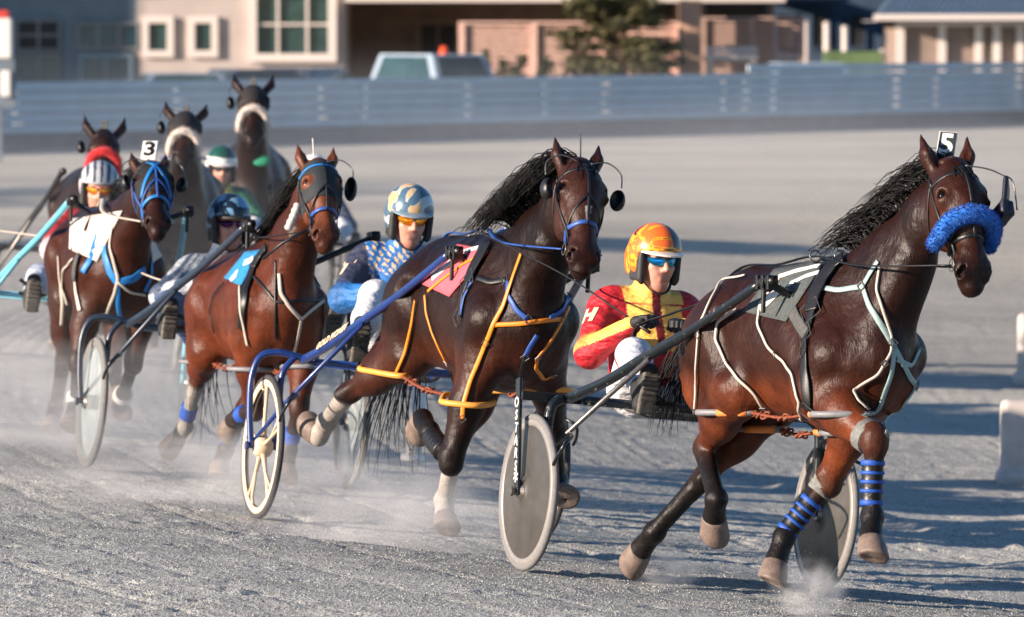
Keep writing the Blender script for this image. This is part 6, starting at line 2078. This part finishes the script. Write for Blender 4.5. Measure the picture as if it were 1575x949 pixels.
# ---- boots and wraps
def wrap(k, leg, i0, f0, f1, r0, r1, mt, name='leg_wrap', bands=None):
    P = [Vector(q) for q in POSE[k][leg]]
    a, b = P[i0], P[i0 + 1]
    p0, p1 = a.lerp(b, f0), a.lerp(b, f1)
    d = (p1 - p0)
    n = 14
    of = Vector((-.012, 0, 0))
    o = MB().tube([p0 + d * i / n + of for i in range(n + 1)], [r0 + (r1 - r0) * i / n + .002 * math.sin(i * 2.1) for i in range(n + 1)], seg=16).build(name, mt, HB[k][0], smooth=True)
    if bands:
        for (g0, g1) in bands[1]:
            q0, q1 = p0 + d * g0 + of, p0 + d * g1 + of
            rr = r0 + (r1 - r0) * (g0 + g1) / 2 + .004
            MB().tube([q0, q0.lerp(q1, .1), q0.lerp(q1, .5), q0.lerp(q1, .9), q1], [rr - .002, rr, rr + .001, rr, rr - .002], seg=16).build('wrap_band', bands[0], o, smooth=True)
    return o
BN = (M_WRAPB, [(.0, .12), (.24, .32), (.44, .52), (.64, .72), (.88, 1.0)])
wrap('h5', 'RF', 1, .26, .86, .047, .045, M_BLK, bands=BN)
wrap('h5', 'LF', 1, .34, .92, .047, .047, M_BLK, bands=BN)
wrap('h5', 'LF', 1, -.12, .22, .068, .056, M_BOOTG, 'knee_boot')
wrap('h5', 'RF', 0, .84, .97, .074, .072, M_BOOTG, 'knee_boot')
for lg in ('RF', 'LF', 'RH', 'LH'):
    wrap('h3', lg, 1, .55, .80, .050, .050, M_WRAPB)
wrap('h4', 'LF', 2, -.1, .3, .060, .060, M_WHITE)
wrap('h4', 'RF', 1, .8, .98, .056, .056, M_WHITE)
wrap('h1', 'RF', 1, .3, .85, .052, .050, M_BLK)

# ---- reins from bit through the saddle ring to the hands
def rein(k, mt, w=.018, knd=0, sag=.03):
    root, body, A, L, h = HB[k]
    fm_i = FRM[k].m.inverted()
    pm = PF[k].m
    J = PPOSE[k]
    for s, sn in ((-1, 'R'), (1, 'L')):
        bit = Vector(h(.012, .088 * s, -.445))
        r = BV[k].ray_cast(Vector((.22, .05 * s, 2.0)), Vector((0, 0, -1)))
        ter = r[0] + Vector((0, .01 * s, .035))
        hand = fm_i @ (pm @ (Vector(J['wr' + sn]) + Vector((.07, 0, -.005))))
        mid1 = bit.lerp(ter, .5) + Vector((0, .10 * s, -.02))
        rump = BV[k].ray_cast(Vector((-.35, .07 * s, 2.2)), Vector((0, 0, -1)))[0]
        over = []
        for f in (.2, .4, .6, .8):
            q_ = ter.lerp(hand, f)
            hh = BV[k].ray_cast(Vector((q_.x, q_.y, 2.4)), Vector((0, 0, -1)))
            if hh[0] is not None and hh[0].z + .012 > q_.z:
                q_.z = hh[0].z + .012
            over.append(q_)
        P = spline([bit, mid1, ter] + over + [hand, hand + Vector((-.05, 0, -.14)), hand + Vector((-.12, .02 * s, -.24))], 7)
        MB().tube(P, w / 2, seg=6, flat=.35).build('rein', mt, root, smooth=True)
        mb = MB()
        ring(mb, ter, (1, 0, .2), .026, .004)
        mb.build('terret', M_STEEL, root, smooth=True)
rein('h5', M_STRAP['black'], .026)
rein('h1', M_STRAP['blue'], .026)
rein('h3', M_STRAP['black'], .022)
rein('h4', M_STRAP['white'], .034)
rein('h7', M_STRAP['blue'], .022)

# shaft couplings on the saddle
def coupling(k):
    root = HB[k][0]
    for s in (-1, 1):
        tip = FRM[k].m.inverted() @ (SF[k].m @ Vector((1.56, .33 * s, 1.385)))
        r = BV[k].find_nearest(tip)
        mb = MB()
        for dx in (-.05, 0, .05):
            mb.box(tip + Vector((dx, 0, .0)), (.022, .05, .062))
        mb.tube([tip, r[0] + r[1] * .01], .018, seg=8)
        ring(mb, tip + Vector((.02, 0, -.005)), (1, 0, 0), .030, .007)
        mb.tube([tip + Vector((-.02, 0, 0)), tip + Vector((-.03, 0, -.13))], .011, seg=8)
        mb.build('shaft_coupling', M_BLK, root, bevel=.003)
for k in ('h5', 'h1', 'h3', 'h4'):
    coupling(k)
# green patch on the last horse
h8 = HB['h8'][0]
r = BV['h8'].find_nearest(Vector((.85, .06, 1.36)))
MB().ball((0, 0, 0), (.02, .07, .045), 14).build('green_patch', mat('green_cloth', (40, 150, 110), .7), h8, smooth=True, tf=Matrix.Translation(r[0]))

# ---- lettering
root, J, H, h = PPL['h5']
def sleeve_letter(k, ch, mt, f=.42, size=.105, up=(0, 0, 1), roll=0, side='R'):
    root, J, H, h = PPL[k]
    a, b = Vector(J['sh' + side]), Vector(J['el' + side])
    jk = [o for o in root.children if o.name.startswith('jacket')][0]
    bv = bvh_of(jk)
    p = a.lerp(b, f)
    s = -1 if side == 'R' else 1
    ro = Vector((.45, .9 * s, .35)).normalized()
    r = bv.ray_cast(p + ro * .4, -ro)
    d = (a - b).normalized()
    n = ro
    y = (d - n * d.dot(n)).normalized()
    x = y.cross(n)
    o = text_obj(ch, size, Matrix.Rotation(0, 4, 'X'), mt, None, 'sleeve_letter', ext=.002, bold=.006)
    m4 = mat4(r[0] + n * .002, x, y, n) @ Matrix.Rotation(rad(roll), 4, 'Z')
    me = o.data
    for v in me.vertices:
        q = m4 @ v.co
        c = bv.ray_cast(q + n * .1, -n)
        v.co = (c[0] + n * (.0025 + v.co.z)) if c[0] is not None else q
    o.parent = root
sleeve_letter('h5', 'H', M_YEL, f=.30, size=.10, roll=-10)
sleeve_letter('h1', 'T', M_YEL, f=.32, size=.12, roll=-10)
# fork blade letters (outer side of the near wheel) and shaft letters
rt_ = SUL['h5']
W = .72
for i, chh in enumerate('OSTARS*'):
    z = .775 + .02 - .055 - i * .056
    xx = -.098 + (i + 1) * .0125
    tm = mat4((xx, -(W + .055 + .0085), z), (1, 0, 0), (0, 0, 1), (0, -1, 0))
    text_obj(chh if chh != '*' else '*', .062 if chh != '*' else .12, tm if chh != '*' else tm @ Matrix.Translation((0, -.012, 0)), M_WHITE, rt_, 'fork_lettering', ext=.0008, bold=.0016)
p0, p1 = Vector((.08, -.548, .805)), Vector((.60, -.468, 1.005))
d = (p1 - p0).normalized()
n = Vector((-.35, -1, .25))
n = (n - d * n.dot(d)).normalized()
tm = mat4(p0.lerp(p1, .52) + n * .0235, d, n.cross(d), n)
text_obj('GOLD MONEY', .052, tm, M_YEL, SUL['h1'], 'shaft_lettering', ext=.001, bold=.0022)

# ---- whips, held by the drivers
def whip(k, hand, pts, label, mt, r=.0045):
    J = PPOSE[k]
    P = [Vector(J[hand]) + Vector((.06, 0, .01))] + [Vector(p) for p in pts]
    e = empty('whip', PF[k].m, label, 'whip', 'driving whips')
    sp = spline(P, 8)
    n = len(sp)
    MB().tube(sp, [r * (1.3 - .8 * i / (n - 1)) for i in range(n)], seg=6).build('shaft', mt, e, smooth=True)
    MB().tube([P[0] - (P[1] - P[0]).normalized() * .10, P[0] + (P[1] - P[0]).normalized() * .08], .009, seg=8).build('grip', M_BLK, e, smooth=True)
    return e
whip('h5', 'wrR', [(-.545, -.35, 1.316), (-1.02, -.5, 1.446), (-1.306, -.6, 1.516), (-1.454, -.62, 1.485)], 'thin black whip trailing back from the hand of the driver in red', M_BLK, .0035)
whip('h1', 'wrL', [(.061, .25, 1.443), (.431, .3, 1.659)], 'pale upright whip held by the driver in blue checked silks', mat('whip_cane', (214, 176, 140), .5), .004)
whip('h3', 'wrR', [(-.698, -.2, 1.023), (-1.034, -.35, 1.087)], 'cream whip pointing left from the driver in the pale grey jacket', M_STRAP['white'], .006)
whip('h4', 'wrR', [(-.508, -.1, 1.126), (-.943, -.4, 1.141)], 'cream whip reaching the left edge from the driver with the grey striped helmet', M_STRAP['white'], .007)

# ---------------------------------------------------------------- loose grit
def grit(name, n, px, size, mt, seed, kind='stuff'):
    r = np.random.default_rng(seed)
    x, y = px(r, n)
    z = gz(x, y) + relief(x, y)
    s = size[0] + (size[1] - size[0]) * r.random(n) ** 3
    base = np.array([(1, 0, 0), (-1, 0, 0), (0, 1, 0), (0, -1, 0), (0, 0, 1), (0, 0, -1)], float)
    th = r.random(n) * 6.28
    sc = np.stack([s * (.7 + .6 * r.random(n)), s * (.6 + .6 * r.random(n)), s * (.4 + .5 * r.random(n))], 1)
    v = base[None] * sc[:, None, :]
    jt = 1 + .35 * (r.random((n, 6, 1)) - .5)
    v = v * jt
    c, sn = np.cos(th)[:, None], np.sin(th)[:, None]
    vx = v[..., 0] * c - v[..., 1] * sn + x[:, None]
    vy = v[..., 0] * sn + v[..., 1] * c + y[:, None]
    vz = v[..., 2] + z[:, None] + s[:, None] * .25
    P = np.stack([vx, vy, vz], -1).reshape(-1, 3)
    f = np.array([(0, 2, 4), (2, 1, 4), (1, 3, 4), (3, 0, 4), (2, 0, 5), (1, 2, 5), (3, 1, 5), (0, 3, 5)])
    Fc = (f[None] + 6 * np.arange(n)[:, None, None]).reshape(-1, 3)
    me = bpy.data.meshes.new(name)
    me.vertices.add(len(P))
    me.vertices.foreach_set('co', P.astype(np.float32).ravel())
    me.loops.add(Fc.size)
    me.loops.foreach_set('vertex_index', Fc.astype(np.int32).ravel())
    me.polygons.add(len(Fc))
    me.polygons.foreach_set('loop_start', np.arange(0, Fc.size, 3, dtype=np.int32))
    me.update(calc_edges=True)
    o = put(name, me, mt, None, smooth=False)
    return o
M_GRIT = mat('grit_pale', (158, 158, 154), .9, var=.35, scale=25)
M_GRITD = mat('grit_dark', (96, 94, 94), .9, var=.4, scale=25)
def near(r, n):
    y = 21.2 + 13.0 * r.random(n) ** 1.5
    x = (r.random(n) - .5) * .20 * y
    return x, y
tag(grit('loose_grit', 60000, near, (.002, .0062), M_GRIT, 1), 'fine pale grit scattered over the track surface', 'grit', kind='stuff')
tag(grit('dark_grit', 16000, near, (.002, .007), M_GRITD, 2), 'darker grit mixed through the track surface', 'grit', kind='stuff')
def spot(cx, cy, w, d):
    def f(r, n):
        return cx + w * r.normal(size=n), cy + d * r.normal(size=n)
    return f
tag(grit('manure_crumbs', 260, spot(1.62, 23.0, .10, .16), (.005, .018), mat('manure', (140, 66, 36), .9, var=.4, scale=20), 3), 'reddish brown crumbs on the track at the bottom right', 'manure', kind='stuff')
def spray(name, c, n, rr, up, seed, label):
    rd = random.Random(seed)
    mb = MB()
    for i in range(n):
        p = Vector(c) + Vector((rd.gauss(0, rr), rd.gauss(0, rr), abs(rd.gauss(0, up))))
        s = rd.uniform(.0018, .0050)
        mb.face([p + Vector((s, 0, 0)), p + Vector((0, s, 0)), p + Vector((0, 0, s))])
        mb.face([p + Vector((s, 0, 0)), p + Vector((0, 0, s)), p - Vector((0, s, 0))])
        mb.face([p - Vector((s, 0, 0)), p + Vector((0, 0, s)), p + Vector((0, s, 0))])
    tag(mb.build(name, M_GRIT, None), label, 'flying sand', kind='stuff')
def foot(k, lg, i=4):
    return FRM[k].m @ Vector(POSE[k][lg][i])
q = foot('h5', 'LF')
spray('kicked_sand', q + Vector((.14, 0, -.08)), 420, .07, .10, 1, 'specks of sand kicked up by the front hoof of the leading horse')
q = foot('h5', 'LH')
spray('kicked_sand', q + Vector((.10, 0, -.06)), 200, .06, .06, 2, 'specks of sand behind the trailing hind hoof of the leading horse')
q = foot('h1', 'LH')
spray('kicked_sand', q + Vector((-.2, .1, .1)), 260, .28, .28, 3, 'specks of sand flying round the legs of the dark brown horse')

# ---------------------------------------------------------------- dust
def dust(c, r, dens, label, rough=.55, scale=2.2, thr=.42, wind=0):
    t = NT('dust')
    nt = t.m.node_tree
    nt.nodes.remove(t.b)
    out = [n for n in nt.nodes if n.type == 'OUTPUT_MATERIAL'][0]
    v = t.add('ShaderNodeVolumePrincipled')
    v.inputs['Color'].default_value = (.90, .90, .90, 1)
    v.inputs['Anisotropy'].default_value = .0
    tc = t.coord('Object')
    ln = t.add('ShaderNodeVectorMath', operation='LENGTH')
    t.lk(tc, ln.inputs[0])
    f = t.add('ShaderNodeMapRange', interpolation_type='SMOOTHSTEP')
    f.inputs[1].default_value = 1.0
    f.inputs[2].default_value = .15
    t.lk(ln.outputs['Value'], f.inputs[0])
    n = t.noise(tc, scale, 4, rough)
    m = t.add('ShaderNodeMapRange')
    m.inputs[1].default_value = thr
    m.inputs[2].default_value = .72
    t.lk(n, m.inputs[0])
    a = t.add('ShaderNodeMath', operation='MULTIPLY')
    t.lk(f.outputs[0], a.inputs[0])
    t.lk(m.outputs[0], a.inputs[1])
    b_ = t.add('ShaderNodeMath', operation='MULTIPLY', i_1=dens)
    t.lk(a.outputs[0], b_.inputs[0])
    t.lk(b_.outputs[0], v.inputs['Density'])
    t.lk(v.outputs[0], out.inputs['Volume'])
    o = MB().ball((0, 0, 0), 1, 24).build('dust_cloud', t.m, None, smooth=True)
    o.location = c
    o.scale = r
    o.rotation_euler = (0, 0, rad(wind))
    tag(o, label, 'dust', kind='stuff')
    o['group'] = 'dust raised by hooves and wheels'
    return o
G = lambda x, y, z: (x, y, float(gz(x, y)) + z)
dust(G(-2.7, 33.0, .15), (2.4, 3.2, .85), .95, 'pale dust hanging low round the legs of the left horses')
dust(G(-1.6, 29.2, .10), (1.6, 1.4, .45), 1.5, 'dust low behind the cream spoked wheel')
dust(G(-.57, 26.9, .12), (.85, .6, .36), 3.0, 'dust round the white front hoof of the dark brown horse', thr=.38)
dust((1.0, 76.0, .5), (20, 28, 1.9), .014, 'thin veil of dust over the far stretch of track before the fence', scale=3.0, thr=.30)
dust(G(-3.0, 38.0, .7), (3.8, 7.0, 1.4), .05, 'thin dust drifting between the rear horses', scale=1.4)
dust(G(-4.0, 31.0, .2), (1.6, 2.2, 1.0), 1.1, 'dust at the left edge of the track')
q = foot('h5', 'LF')
dust((q.x + .18, q.y - .05, float(gz(q.x, q.y)) + .08), (.20, .14, .17), 16, 'puff of dust at the front hoof of the leading horse', thr=.36)
q = foot('h5', 'LH')
dust((q.x + .17, q.y, float(gz(q.x, q.y)) + .07), (.20, .14, .12), 13, 'puff of dust at the trailing hind hoof of the leading horse', thr=.36)
